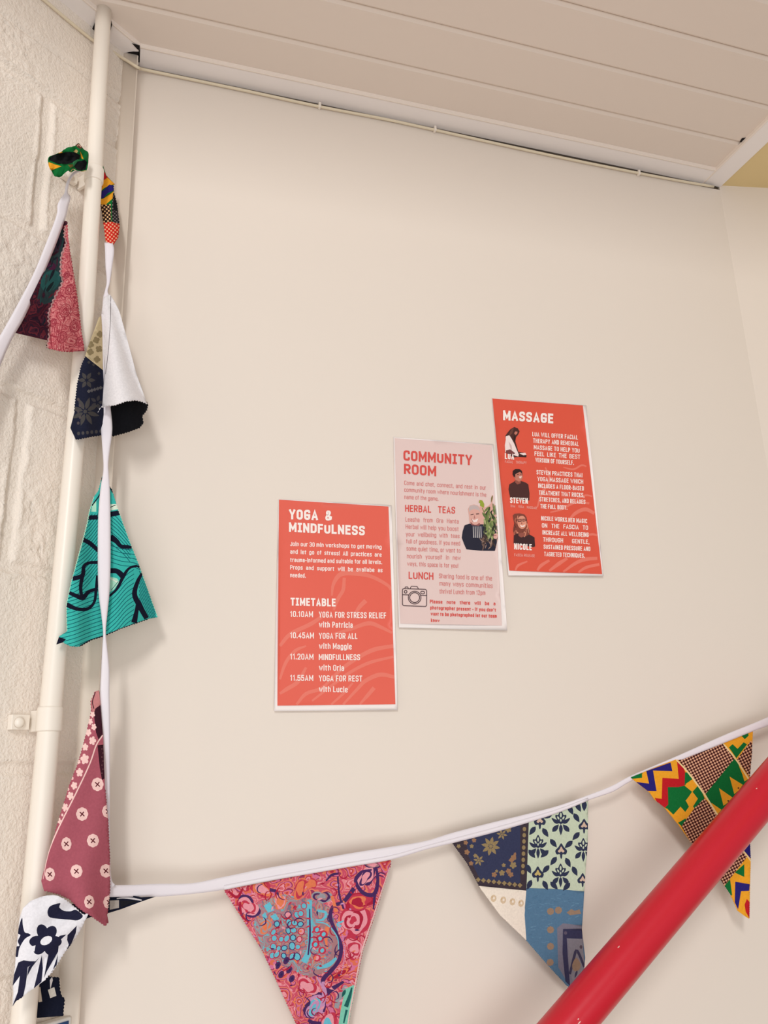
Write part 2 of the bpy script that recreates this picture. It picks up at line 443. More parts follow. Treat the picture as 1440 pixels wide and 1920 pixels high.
LP_ = lambda u, o: (LT*u+LN*o)[:2]
trim('trim_2', [LP_(1.6,0),LP_(.002,0),LP_(.0262,W2+.004),LP_(1.6,W2-.004)], 'white ceiling trim along the block wall', True)
trim('trim_3', [(XO,-.0),(XO,Y_FRONT),(XI,Y_FRONT),(XI,-.0)], 'white trim across the end of the ceiling planks', True)
tag(MB().box((-.03,.004,Z_TRIM-.0068), (X_END,.05,Z_TRIM+.001)).build('trim_5', paint('shadow_line_brown', (92,76,60), 0.9, 0.1, 40), smooth=False), 'recessed strip coloured as the dark shadow line between plaster wall and ceiling trim', kind='structure')  # brown strip stands in for the shadow line along the cable
# dark gaps where the pipe and the trunking pass the trim, and where a board stops short
PC = LT*0.1005 + LN*0.0335
gaps = MB()
def gap(pts, z):
    v = [tuple(on_level(x, y, z)) for x, y in pts]; a = np.array(v); k = np.cross(a[1]-a[0], a[2]-a[0])[2]
    f = list(range(len(v))); gaps.add(v, [tuple(f[::-1] if k > 0 else f)])
gap([(169,72),(172,56),(178,42),(190,30),(200,29),(208,36),(210,46),(207,58),(190,72),(180,82)], Z_TRIM-.0026)
gap([(247,81),(262,85),(262,95),(257,92)], Z_TRIM-.0026)
gap([(260,93),(262.3,93),(261.6,117),(259.6,117)], Z_TRIM-.0004)
gap([(231,103),(236,99.5),(242,97.5),(250,96.5),(261,97),(261,112),(240,110)], Z_TRIM-.0004)
gap([(1387,265.5),(1391,259),(1403,257.5),(1393,270)], Z_CEIL-.0005)
tag(gaps.build('trim_4', M_DARK, smooth=False), 'dark open gaps in the ceiling trim around the pipe', kind='structure')

# ------------------------------------------------------------------ PIPE, TRUNKING, CABLE
PZ = [0, 1.2, 1.37, 1.52, 1.72, 1.91, 2.0, 2.13, 2.26, 2.43, 2.66, 2.8]
PU = [.107, .1035, .1026, .1008, .0982, .0942, .0926, .0918, .0924, .0953, .0995, .1005]
PRS = [.0130, .0130, .0129, .0126, .0122, .0119, .0117, .0114, .0112, .0111, .0111, .0111]
def pcen(z): p = LT*np.interp(z, PZ, PU)+LN*.0335; return np.array([p[0], p[1], z])
pipe = empty('pipe', (*pcen(0)[:2], 0), 'cream painted round pipe running up the block wall to the ceiling', 'pipe')
zz = np.concatenate([np.linspace(.002, 1.2, 6), np.linspace(1.25, Z_CEIL-.0004, 40)])
ker = lambda z, Y: float(np.mean([np.interp(z+q, PZ, Y) for q in (-.12,-.06,0,.06,.12)]))
def psm(z): p = LT*ker(z, PU)+LN*.0335; return np.array([p[0], p[1], z])
b = MB().tube([psm(z) for z in zz], [ker(z, PRS) for z in zz], 40)
b.build('tube', M_PIPE, pipe)
def clip(py, h):
    z = float(on_left(95 if py > 900 else 172, py, .0335)[2]); c0 = psm(z); R_ = ker(z, PRS); u = float(c0@LT)
    b = MB().tube([c0, c0+[0,0,.001], c0+[0,0,h], c0+[0,0,h+.002]], [R_+.0006,R_+.0020,R_+.0018,R_+.0003], 40, True)
    b.box((u-.002,0.001,z+.001),(u+.003,0.024,z+h-.001), fr=LW)
    b.box((u+.008,0.0005,z+.003),(u+.031,0.009,z+h-.006), fr=LW)
    o = b.build('pipe_clip', M_PIPE, pipe, bevel=.003, seg=3)
    s = MB()
    c = np.array(LW(u+.0225, 0.009, z+h*.5-.002))
    s.tube([c, c+LN*.003, c+LN*.0055], [.0062,.0060,.0028], 16)
    s.build('screw', M_PIPE, o)
clip(1372, .026); clip(340, .022)

# square trunking with a rounded front edge, standing in the corner
XT1 = float(on_back(223, 700, .022)[0]); TW = 0.028
pr = []
for k in range(9):
    a = math.pi + math.pi/2*k/8; pr.append((XT1-TW+.014+.014*math.cos(a), -.010+.014*math.sin(a)))
pr += [(XT1-.0015, -.024), (XT1, -.0225), (XT1, 0.0), (XT1-TW, 0.004)]
zt = Z_TRIM-.001; n = len(pr)
v = [(x,y,0.002) for x,y in pr]+[(x,y,zt) for x,y in pr]
f = [(i, (i+1)%n, (i+1)%n+n, i+n) for i in range(n)]+[tuple(range(n))[::-1], tuple(range(n, 2*n))]
tr = mk('trunking', v, f, M_TRUNK, smooth=False)
for p_ in tr.data.polygons: p_.use_smooth = p_.index < 9
tag(tr, 'cream painted square trunking running up the corner beside the pipe', 'trunking')

cpx = [(204,93,.034),(235,112,.026),(258,126,.030),(268,130,.012),(330,143,.0055),(460,170,.005),(600,200,.0055),(720,223,.005),(815,243.5,.0055),(930,269,.005),(1060,297,.005),(1197,324.5,.0055),(1280,340,.005),(1338,350,.004)]
cp = cr(np.array([on_left(x, y, o) for x, y, o in ((-60,-118,.004),(20,-54,.004),(90,6,.004),(130,40,.004),(162,66,.004),(180,79,.005))]+[on_back(x, y, o) for x, y, o in cpx]), 5)
cable = empty('cable', cp[len(cp)//2], 'thin cream cable clipped along the underside of the white ceiling trim', 'cable')
MB().tube(list(cp), .0024, 12).build('cord', M_CABLE, cable)
for x, y in ((599,200),(815,244),(1197,326)):
    c = on_back(x, y, 0.004); b = MB().box((c[0]-.0022,-.0092,c[2]-.0040),(c[0]+.0022,-.0006,c[2]+.0062))
    b.build('cable_clip', M_CLIP, cable, bevel=.0012)

# ------------------------------------------------------------------ RED TUBE
RO = 0.12; RR = 0.0262
ra, rb = on_back(1068, 1918, RO), on_back(1441, 1477, RO)
d = (rb-ra)/np.linalg.norm(rb-ra)
rs, re_ = ra-d*.36, rb+d*.17
red = empty('red_tube', (ra+rb)/2, 'thick glossy red tube slanting across the lower right in front of the bunting', 'pole')
pts = [rs-d*.006, rs, rs+d*.002] + [rs+(re_-rs)*t for t in np.linspace(.03,.97,12)] + [re_-d*.002, re_, re_+d*.006]
rad = [.015, RR-.001, RR] + [RR]*12 + [RR, RR-.001, .015]
MB().tube(pts, rad, 48).build('tube', M_RED, red)
for c in (rs+d*.06,):
    b = MB()
    bk = np.array([c[0], 0 if c[0] < X_END else -(c[0]-X_END)*math.tan(TH), c[2]])
    b.tube([bk+[0,-.0005,0], bk+[0,-.006,0]], .03, 24); b.tube([bk+[0,-.005,0], [c[0],c[1]+.02,c[2]]], .008, 14)
    b.build('bracket', M_RED, red)
for x, y, l in ((1155,1762,7),(1084,1917,9),(1418,1470,4),(1083,1911,4)):
    q = on_back(x, y, RO+.022); e = d*np.array([1,1,1])*l*.00028
    dd = EYE-q; dd /= np.linalg.norm(dd)
    ax = ra+d*((q-ra)@d); nq = (q-ax)/np.linalg.norm(q-ax)
    t2 = np.cross(d, nq)*.0007; c = ax+nq*(RR+.0002)
    s = MB(); s.add([c-e-t2*.4, c-e*.2-t2, c+e-t2*.3, c+e*.9+t2*.5, c-e*.1+t2, c-e*.8+t2*.3], [(0,1,2,3,4,5)])
    s.build('scuff_mark', M_SCUFF, red, smooth=False)

# ------------------------------------------------------------------ LITTLE SIGN BOX
b0 = on_left(66, 1909, .012); b1 = on_left(134, 1909, .012)
u0, u1 = float(b0@LT), float(b1@LT); zt = float(on_left(110, 1900, .0)[2])-.003
sg = empty('switch_box', LW((u0+u1)/2, 0, zt-.06), 'white wall box with a blue front at the foot of the pipe', 'box')
b = MB().box((min(u0,u1),0.001,zt-.085),(max(u0,u1),0.013,zt), fr=LW); b.build('housing', M_SIGNW, sg, bevel=.002)
b = MB().box((min(u0,u1)+.005,0.013,zt-.08),(max(u0,u1)-.005,0.0142,zt-.0035), fr=LW); b.build('blue_panel', M_SIGNB, sg)

# ------------------------------------------------------------------ POSTERS
# condensed sans lettering drawn as pen strokes; x runs 0..1 over the glyph width, y in cap heights
_O = [('r',[(0,.5),(0,1),(1,1),(1,0),(0,0),(0,.5)])]
_o = [('r',[(0,.36),(0,.73),(1,.73),(1,0),(0,0),(0,.36)])]
_P = [('l',[(0,0),(0,1)]),('r',[(0,1),(1,1),(1,.45),(0,.45)])]
GL = {
'A':(.50,[('l',[(0,0),(.5,1),(1,0)]),('l',[(.17,.27),(.83,.27)])]), 'B':(.46,[('l',[(0,0),(0,1)]),('r',[(0,1),(.94,1),(.94,.53),(0,.53)]),('r',[(0,.53),(1,.53),(1,0),(0,0)])]),
'C':(.46,[('r',[(1,.70),(1,1),(0,1),(0,0),(1,0),(1,.30)])]), 'D':(.46,[('l',[(0,0),(0,1)]),('r',[(0,1),(1,1),(1,0),(0,0)])]),
'E':(.38,[('l',[(1,1),(0,1),(0,0),(1,0)]),('l',[(0,.53),(.85,.53)])]), 'F':(.37,[('l',[(1,1),(0,1),(0,0)]),('l',[(0,.50),(.85,.50)])]),
'G':(.47,[('r',[(1,.72),(1,1),(0,1),(0,0),(1,0),(1,.46)]),('l',[(.55,.46),(1,.46)])]), 'H':(.48,[('l',[(0,0),(0,1)]),('l',[(1,0),(1,1)]),('l',[(0,.52),(1,.52)])]),
'I':(.02,[('l',[(.5,0),(.5,1)])]), 'J':(.34,[('r',[(1,1),(1,0),(0,0),(0,.28)])]), 'K':(.46,[('l',[(0,0),(0,1)]),('l',[(.95,1),(0,.40)]),('l',[(.34,.60),(1,0)])]),
'L':(.36,[('l',[(0,1),(0,0),(1,0)])]), 'M':(.62,[('l',[(0,0),(0,1)]),('l',[(0,1),(.5,.25),(1,1)]),('l',[(1,1),(1,0)])]), 'N':(.48,[('l',[(0,0),(0,1)]),('l',[(0,1),(1,0)]),('l',[(1,0),(1,1)])]),
'O':(.47,_O), 'P':(.45,_P), 'Q':(.47,_O+[('l',[(.6,.25),(1.02,-.08)])]), 'R':(.46,_P+[('l',[(.45,.45),(1,0)])]), 'S':(.44,[('r',[(1,.72),(1,1),(0,1),(0,.54),(1,.48),(1,0),(0,0),(0,.28)])]),
'T':(.44,[('l',[(0,1),(1,1)]),('l',[(.5,1),(.5,0)])]), 'U':(.47,[('r',[(0,1),(0,0),(1,0),(1,1)])]), 'V':(.50,[('l',[(0,1),(.5,0),(1,1)])]), 'W':(.76,[('l',[(0,1),(.25,0),(.5,.85),(.75,0),(1,1)])]),
'X':(.48,[('l',[(0,0),(1,1)]),('l',[(0,1),(1,0)])]), 'Y':(.48,[('l',[(0,1),(.5,.42),(1,1)]),('l',[(.5,.42),(.5,0)])]),
'0':(.43,_O), '1':(.22,[('l',[(.0,.80),(.7,1),(.7,0)])]), '2':(.42,[('r',[(0,.70),(0,1),(1,1),(1,.55),(.1,.05)]),('l',[(0,0),(1,0)])]), '3':(.42,[('r',[(0,.75),(0,1),(1,1),(1,.53),(.35,.53)]),('r',[(.35,.53),(1,.53),(1,0),(0,0),(0,.25)])]),
'4':(.46,[('l',[(.72,0),(.72,1),(0,.27),(1.05,.27)])]), '5':(.42,[('l',[(.95,1),(.08,1),(.03,.50)]),('r',[(.03,.50),(.2,.62),(1,.62),(1,0),(0,0),(0,.26)])]),
'&':(.56,[('r',[(1.02,.0),(.20,.66),(.12,.84),(.22,1),(.62,1),(.72,.84),(.60,.66),(0,.36),(0,0),(.66,0),(1,.42)])]),
'a':(.38,[('r',[(.05,.54),(.05,.73),(1,.73),(1,0)]),('r',[(1,.42),(0,.42),(0,0),(1,0)])]), 'b':(.40,[('l',[(0,0),(0,1)]),('r',[(0,.73),(1,.73),(1,0),(0,0)])]), 'c':(.37,[('r',[(1,.50),(1,.73),(0,.73),(0,0),(1,0),(1,.23)])]),
'd':(.40,[('l',[(1,0),(1,1)]),('r',[(1,.73),(0,.73),(0,0),(1,0)])]), 'e':(.39,[('r',[(0,.38),(1,.38)]),('r',[(1,.38),(1,.73),(0,.73),(0,0),(1,0),(1,.20)])]), 'f':(.24,[('r',[(1,1),(.4,1),(.4,0)]),('l',[(0,.71),(.95,.71)])]),
'g':(.40,_o+[('r',[(1,.73),(1,-.22),(0,-.22),(0,-.08)])]), 'h':(.40,[('l',[(0,0),(0,1)]),('r',[(0,.73),(1,.73),(1,0)])]), 'i':(.02,[('l',[(.5,0),(.5,.72)]),('l',[(.5,.90),(.5,1.02)])]), 'j':(.10,[('r',[(1,.72),(1,-.22),(0,-.22)]),('l',[(1,.9),(1,1.02)])]),
'k':(.40,[('l',[(0,0),(0,1)]),('l',[(.92,.73),(0,.25)]),('l',[(.34,.43),(1,0)])]), 'l':(.02,[('l',[(.5,0),(.5,1)])]), 'm':(.66,[('l',[(0,0),(0,.73)]),('r',[(0,.73),(.5,.73),(.5,0)]),('r',[(.5,.73),(1,.73),(1,0)])]),
'n':(.40,[('l',[(0,0),(0,.73)]),('r',[(0,.73),(1,.73),(1,0)])]), 'o':(.40,_o), 'p':(.40,[('l',[(0,-.24),(0,.73)]),('r',[(0,.73),(1,.73),(1,0),(0,0)])]), 'q':(.40,[('l',[(1,-.24),(1,.73)]),('r',[(1,.73),(0,.73),(0,0),(1,0)])]),
'r':(.24,[('l',[(0,0),(0,.73)]),('l',[(0,.56),(.35,.70),(1,.73)])]), 's':(.36,[('r',[(1,.54),(1,.73),(0,.73),(0,.40),(1,.34),(1,0),(0,0),(0,.20)])]), 't':(.26,[('r',[(.35,.95),(.35,0),(1,0)]),('l',[(0,.71),(.95,.71)])]),
'u':(.40,[('r',[(0,.73),(0,0),(1,0)]),('l',[(1,0),(1,.73)])]), 'v':(.40,[('l',[(0,.73),(.5,0),(1,.73)])]), 'w':(.62,[('l',[(0,.73),(.25,0),(.5,.65),(.75,0),(1,.73)])]), 'y':(.40,[('l',[(0,.73),(.52,.02)]),('l',[(1,.73),(.40,-.24)])]),
',':(.04,[('l',[(.6,.08),(.3,-.14)])]), '.':(.02,[('l',[(.5,0),(.5,.10)])]), '!':(.02,[('l',[(.5,1),(.5,.32)]),('l',[(.5,0),(.5,.10)])]), '-':(.22,[('l',[(0,.38),(1,.38)])]), "'":(.02,[('l',[(.5,1),(.5,.80)])]),
'\u00cc':(.26,[('l',[(.5,0),(.5,1)]),('l',[(0,0),(1,0)]),('l',[(0,1),(1,1)])]),
}
def roundcorners(p, r):
    p = np.asarray(p, float); out = [p[0]]
    for i in range(1, len(p)-1):
        a, b_ = p[i-1]-p[i], p[i+1]-p[i]; la, lb = np.linalg.norm(a), np.linalg.norm(b_); q = min(r, la*.499, lb*.499)
        A, B = p[i]+a/la*q, p[i]+b_/lb*q
        for t in (0,.2,.4,.6,.8,1): out.append(A*(1-t)**2+2*t*(1-t)*p[i]+B*t*t)
    out.append(p[-1]); return np.array(out)
def pen_quads(p, w):
    p = np.asarray(p, float); keep = [0]+[i for i in range(1, len(p)) if np.linalg.norm(p[i]-p[i-1]) > 1e-6]; p = p[keep]
    n = len(p); d_ = np.diff(p, axis=0); d_ /= np.linalg.norm(d_, axis=1)[:,None]; nv = np.zeros((n,2))
    for i in range(n):
        a = d_[max(i-1,0)]; b_ = d_[min(i,n-2)]; m_ = a+b_; l = np.linalg.norm(m_)
        m_ = b_ if l < .3 else m_/l; k = 1/max(np.dot(m_, b_), .55); nv[i] = np.array([-m_[1], m_[0]])*k
    L_, R_ = p+nv*w/2, p-nv*w/2
    return np.vstack([L_, R_]), [(i, i+1, n+i+1, n+i) for i in range(n-1)]
def text_group(tr, lines, wt, kmax=.86, gapc=.115):
    """lines: (string, xl, base_l, xr, base_r, cap height) in crop units; wt: pen weight in cap heights"""
    V, F, D, n0 = [], [], [], 0
    for s_, xl, yl, xr, yr, cap in lines:
        ws = s_.split(' '); L_ = xr-xl; ng = len(ws)-1
        sk = sum(GL[c][0] for w in ws for c in w); fix = sum(len(w)*wt+(len(w)-1)*gapc for w in ws)*cap
        kx = (L_-fix-ng*.40*cap)/(sk*cap); f_ = 1.0
        if kx < .62: f_ = max(.5, (L_-ng*.34*cap)/((sk*.62)*cap+fix)); kx = .62*f_      # squeeze pen and gaps as well
        if ng: kx = min(kx, kmax)
        wd = [cap*(sum(GL[c][0]*kx for c in w)+f_*(len(w)*wt+(len(w)-1)*gapc)) for w in ws]
        gap = (L_-sum(wd))/ng if ng else 0; x = xl
        for w, wwd in zip(ws, wd):
            cx_ = x
            for c in w:
                gw, st = GL[c]; gw = gw*kx*cap
                for kind, pts in st:
                    p = np.array([(cx_+f_*wt*cap/2+px*gw, (wt/2+py*(1-wt))*cap) for px, py in pts])
                    if kind == 'r': p = roundcorners(p, .26*cap)
                    elif len(pts) == 2:                       # square ends reach the cap and base lines
                        e = p[1]-p[0]; l = np.linalg.norm(e)
                        if l > 0: e = e/l*wt*cap/2*(.98 if abs(e[1]) > abs(e[0])*2 else (.5 if abs(e[1]) > abs(e[0])*.2 else 1)); p = np.array([p[0]-e, p[1]+e])
                    else:
                        a = p[0]-p[1]; a = a/np.linalg.norm(a)*wt*cap*.45; b_ = p[-1]-p[-2]; b_ = b_/np.linalg.norm(b_)*wt*cap*.45; p[0] += a; p[-1] += b_
                    q, f = pen_quads(p, wt*cap*(.5+.5*f_))
                    base = yl+(yr-yl)*(q[:,0]-xl)/max(L_, 1e-6)
                    V.append(tr(np.stack([q[:,0], base-q[:,1]], 1))); F += [tuple(i+n0 for i in t) for t in f]; n0 += len(q); D.append(np.full(len(q), .00004*st.index((kind, pts))))
                cx_ += gw+f_*(wt+gapc)*cap
            x += wwd+gap
    return np.vstack(V), F, np.concatenate(D)
class Poster:
    def __init__(s, name, paper, lift, label, tr):
        s.tr = tr; s.c = tr(paper); s.lift = lift
        base = on_back(*((s.c[2]+s.c[3])/2), 0.0)
        s.root = empty(name, base, label, 'poster', )
        ys = s.c[:,1]; s.y0, s.y1 = ys.min(), ys.max(); s.xm = s.c[:,0].mean(); s.xw = np.ptp(s.c[:,0])/2
    def off(s, x, y):
        t = np.clip((y-s.y0)/(s.y1-s.y0), 0, 1.05)
        return .0016 + s.lift*np.abs(2*t-1)**3*(.3+.7*(t > .5)) * (.4+.6*np.abs((x-s.xm)/s.xw)**2)
    def flat(s, name, outline, basem, layers, lev, label=None, grid=12):
        V, F, lay = partition(outline, layers, grid)
        P = on_back(V[:,0], V[:,1], s.off(V[:,0], V[:,1])+lev)
        a = P[F]; nr = np.cross(a[:,1]-a[:,0], a[:,2]-a[:,0]); fl = (nr*(a[:,0]-EYE)).sum(1) > 0
        F = F.copy(); F[fl] = F[fl][:, ::-1]
        mats = [basem]
        for _, m in layers:
            if m not in mats: mats.append(m)
        o = mk(name, P, F, mats, s.root, [0 if l < 0 else mats.index(layers[l][1]) for l in lay], True)
        if label: o['label'] = label
        return o
    def paper(s):
        o = s.flat('paper', s.c, M_PAPER, [], 0.0); m = o.modifiers.new('t', 'SOLIDIFY'); m.thickness = .0003; m.offset = -1
    def text(s, name, lines, mat, bold, lev=.0010, label=None):
        V, F, D = text_group(s.tr, lines, bold)
        P = on_back(V[:,0], V[:,1], s.off(V[:,0], V[:,1])+lev+D)
        F2 = []
        for f_ in F:
            a, b_, c = (P[f_[i]] for i in (0,1,2)); F2.append(f_)
        o = mk(name, P, F2, mat, s.root, None, False)
        if label: o['label'] = label
        return o

# --- poster 1
t1 = T(500, 920, 4.465)
P1 = Poster('poster', [(98,70),(1046,122),(1098,1836),(62,1846)], .0035, 'lowest coral red poster headed yoga and mindfulness with a white timetable', t1)
P1.paper()
sw = lambda pts, w: (t1(stroke(pts, w, 5)), M_CORAL_L)
sw1 = [sw([(545,880),(560,780),(620,700),(740,690),(880,720),(1010,790),(1040,830)],[14,28,40,44,30,26,20]),
       sw([(560,1000),(600,900),(640,830),(650,730)],[18,30,30,26]),
       sw([(110,1300),(200,1200),(380,1110),(520,1010)],[26,34,34,22]),
       sw([(740,1030),(780,970),(830,920)],[20,34,38]),
       sw([(560,1200),(700,1160),(850,1110),(950,1140),(1050,1190)],[18,28,36,30,20]),
       sw([(480,1640),(620,1500),(760,1400),(900,1330),(1060,1300)],[18,30,34,36,30]),
       sw([(380,1760),(560,1620),(700,1520),(860,1440),(1060,1390)],[16,24,26,28,20]),
       sw([(110,1700),(170,1660),(260,1600),(330,1480)],[20,34,34,20]),
       sw([(110,1580),(160,1440),(240,1340),(330,1300)],[18,28,28,14]),
       sw([(250,1790),(330,1700),(450,1660),(520,1600)],[20,30,30,20]),
       sw([(640,1790),(760,1660),(830,1590),(950,1540),(1070,1560)],[18,26,34,36,28]),
       sw([(780,1788),(840,1720),(900,1650)],[16,30,34]),
       sw([(540,1790),(640,1700),(720,1610)],[16,22,16])]
P1.flat('printed_panel', t1([(103,75),(1020,133),(1078,1788),(90,1800)]), M_CORAL, sw1, .0005, 'coral red printed panel with pale wavy lines')
P1.text('heading', [('YOGA &',187,240,550,252,85),('MÌNDFULNESS',187,345,822,375,80)], M_INKW, .215, label='bold white heading')
P1.text('body_text', [('Join our 30 min workshops to get moving',197,463,962,490,37),('and let go of stress! All practices are',197,528,962,555,37),
    ('trauma-informed and suitable for all levels.',197,597,966,617,37),('Props and support will be availabe as',197,660,970,684,37),('needed.',197,725,328,730,37)], M_INKW, .155, label='small white paragraph')
tt = [('TÌMETABLE',200,962,578,970,66)]
P1.text('timetable_heading', tt, M_INKW, .205)
tt = []
for i, (a, x1_, b_, x2_, c_, x3_) in enumerate((('10.10AM',388,'YOGA FOR STRESS RELIEF',1000,'with Patricia',720),('10.45AM',396,'YOGA FOR ALL',760,'with Maggie',712),
        ('11.20AM',392,'MINDFULLNESS',782,'with Orla',648),('11.55AM',390,'YOGA FOR REST',800,'with Lucie',678))):
    y = 1057+178*i
    tt += [(a,197,y,x1_,y+3,50),(b_,437,y+5,x2_,y+(13 if i == 0 else 7),50),(c_,438,y+88+i*2,x3_,y+93+i*2,50)]
P1.text('timetable', tt, M_INKW, .15, label='white timetable lines')

# --- poster 2
t2 = T(720, 800, 4.8)
P2 = Poster('poster', [(84,93),(985,158),(1110,1834),(134,1808)], .004, 'pale pink poster headed community room between the two red ones', t2)
P2.paper()
P2.flat('printed_panel', t2([(96,104),(970,166),(1062,1790),(146,1772)]), M_PINKP, [], .0005, 'pale pink printed panel')
P2.text('heading', [('COMMUNÌTY',175,303,793,348,92),('ROOM',180,425,470,447,92)], M_INKR, .19, label='bold red heading')
P2.text('subheading', [('HERBAL TEAS',190,765,640,783,62)], M_INKR, .155)
P2.text('subheading', [('LUNCH',222,1370,445,1378,65)], M_INKR, .155)
P2.text('body_text', [('Come and chat, connect, and rest in our',182,523,918,568,38),('community room where nourishment is the',182,585,920,632,38),('name of the game.',183,650,490,668,38)], M_INKR2, .105, label='thin red paragraph')
P2.text('body_text', [('Leasha from Gra Hanta',193,853,672,872,40),('Herbal will help you boost',195,918,672,940,40),('your wellbeing with teas',197,985,680,1004,40),('full of goodness. If you need',200,1050,685,1070,40),
    ('some quiet time, or want to',203,1115,690,1136,40),('nourish yourself in new',207,1184,690,1201,40),('ways, this space is for you!',210,1252,668,1272,40)], M_INKR2, .105, label='thin red paragraph')
P2.text('body_text', [('Sharing food is one of the',495,1363,972,1386,42),('many ways communities',500,1430,978,1453,42),('thrive! Lunch from 12pm',500,1502,912,1516,42)], M_INKR2, .105, label='thin red paragraph')
P2.text('note_text', [('Please note there will be a',413,1590,1003,1609,33),("photographer present - if you don't",416,1645,1008,1666,33),('want to be photographed let our team',420,1700,1015,1721,33),('know',422,1758,500,1762,33)], M_INKR, .19)
# camera drawing: line work
def ring(x, y, r, w, n=40):
    a = ell(x, y, r, n=n); b_ = ell(x, y, r-w, n=n); return np.vstack([a, a[:1], b_[:1], b_[1:][::-1], b_[:1]])
def lines_mesh(P, name, polys, mat, lev, label):
    V, F = [], []
    for q in polys:
        q = P.tr(q); k = len(q)//2; n0 = sum(len(a) for a in V); V.append(q)
        F += [(n0+i, n0+i+1, n0+len(q)-2-i, n0+len(q)-1-i) for i in range(k-1)]
    V = np.vstack(V); o = mk(name, on_back(V[:,0], V[:,1], P.off(V[:,0], V[:,1])+lev), F, mat, P.root, None, False); o['label'] = label
    return o
def rrect(x0, y0, x1, y1, r, sh=0.0):
    out = []
    for cx_, cy_, a0 in ((x1-r,y0+r,-90),(x1-r,y1-r,0),(x0+r,y1-r,90),(x0+r,y0+r,180)):
        for k in range(5):
            a = math.radians(a0+90*k/4); out.append((cx_+r*math.cos(a), cy_+r*math.sin(a)))
    out.append(out[0]); q = np.array(out); q[:,1] += sh*(q[:,0]-x0); return q
ln = lambda p, w=7: stroke(p, w, 1)
circ = lambda x, y, r: np.vstack([ell(x, y, r, n=36), ell(x, y, r, n=36)[:1]])
lines_mesh(P2, 'camera_icon', [ln(rrect(166,1456,384,1610,16,.04)), ln(circ(276,1538,57)), ln(circ(276,1538,44)), ln([(234,1459),(246,1436),(298,1438),(312,1463)]),
    ln([(186,1457),(192,1443),(214,1443),(220,1458)]), ln(circ(195,1486,12)), ln(rrect(331,1481,364,1503,9,.04)), ln([(168,1512),(222,1514)]), ln([(332,1518),(382,1520)])], M_INKD, .0010, 'dark line drawing of a camera')
# portrait with plant
r2 = random.Random(3)
SK, SKD = ink((222,170,158)), ink((176,116,108))
lay = [(t2([(770,872),(725,888),(708,940),(700,1000),(722,1060),(742,1104),(870,1116),(998,1118),(1012,1060),(1026,985),(1000,930),(900,880)]), ink((34,34,52))),
       (t2([(760,990),(800,1000),(800,900),(792,886),(890,890),(880,1010)]), ink((58,58,74)))]
for k in range(5): lay.append((t2([(800+k*17,898),(806+k*17,898),(812+k*17,1000),(804+k*17,1000)]), ink((190,184,184))))
lay += [(t2([(775,860),(850,860),(872,880),(850,892),(790,886)]), ink((150,92,90))),
        (t2(ell(818,800,53,84,-.1,24)), SK), (t2([(768,770),(762,740),(775,712),(806,704),(840,712),(860,735),(864,770),(850,750),(810,742),(780,752)]), ink((196,178,176))),
        (t2([(778,790),(806,784),(806,792),(780,798)]), ink((92,62,62))), (t2([(828,782),(856,780),(856,788),(830,791)]), ink((92,62,62))),
        (t2([(812,792),(822,826),(808,828)]), SKD), (t2([(784,828),(812,842),(848,826),(836,856),(806,860)]), ink((240,225,222))), (t2([(782,826),(790,830),(806,862),(796,856)]), SKD),
        (t2(leaf(880,695,80,46,1.1)), ink((150,164,58))), (t2(leaf(970,650,70,14,1.75)), ink((120,110,60))), (t2(stroke([(884,730),(910,800),(930,900),(930,1000)],8)), ink((120,130,70)))]
for k in range(70):
    x = r2.uniform(905,1012); y = r2.uniform(720,1000); g = r2.choice([(96,116,66),(60,74,44),(132,146,88),(168,172,120),(44,48,36),(110,126,70)])
    lay.append((t2(leaf(x, y, r2.uniform(50,110), r2.uniform(10,24), r2.uniform(.9,2.4))), ink(g)))
for k in range(26):
    x = r2.uniform(880,1000); y = r2.uniform(980,1095); g = r2.choice([(70,52,48),(112,86,76),(40,32,38),(158,130,116)])
    lay.append((t2(leaf(x, y, r2.uniform(40,90), r2.uniform(6,16), r2.uniform(.5,2.6))), ink(g)))
lay += [(t2(ell(1005,985,20,26,.3)), SK), (t2([(985,970),(1020,980),(990,986)]), SKD)]
port2 = t2([(770,872),(765,800),(756,742),(775,708),(810,700),(846,710),(862,730),(866,690),(850,680),(856,660),(884,660),(905,700),(906,730),(940,712),(962,690),(964,640),(972,616),(982,620),(976,690),(1004,706),(1012,780),(1018,880),(1026,985),(1026,1020),(1012,1060),(1006,1100),(998,1118),(870,1116),(742,1104),(722,1060),(700,1000),(708,940),(725,888)])
P2.flat('portrait', port2, SK, lay, .0010, 'printed picture of a smiling person in a dark top holding a leafy plant')

# --- poster 3
t3 = T(910, 730, 5.333)
P3 = Poster('poster', [(66,86),(1010,160),(1182,1868),(230,1862)], .004, 'highest coral red poster headed massage with three small portraits', t3)
P3.paper()
sw = lambda pts, w: (t3(stroke(pts, w, 5)), M_CORAL_L)
sw3 = [sw([(520,1180),(560,1050),(640,900),(600,780)],[14,26,26,12]), sw([(820,1330),(900,1240),(1000,1200),(1090,1240)],[16,34,40,30]), sw([(780,780),(880,800),(960,760),(1010,770)],[10,18,18,14]),
       sw([(650,1230),(760,1200),(900,1130),(1040,1140)],[12,22,26,20]), sw([(520,1810),(560,1760),(640,1710)],[20,34,24]), sw([(640,1815),(740,1740),(820,1690)],[24,40,24]),
       sw([(780,1825),(900,1740),(1000,1700),(1120,1690)],[20,34,38,30]), sw([(930,1830),(1010,1780),(1140,1750)],[20,30,28]), sw([(960,1480),(1060,1450),(1120,1460)],[12,24,20]),
       sw([(300,1810),(330,1760),(420,1720)],[14,26,14]), sw([(900,1100),(1000,1060),(1070,1070)],[10,18,14])]
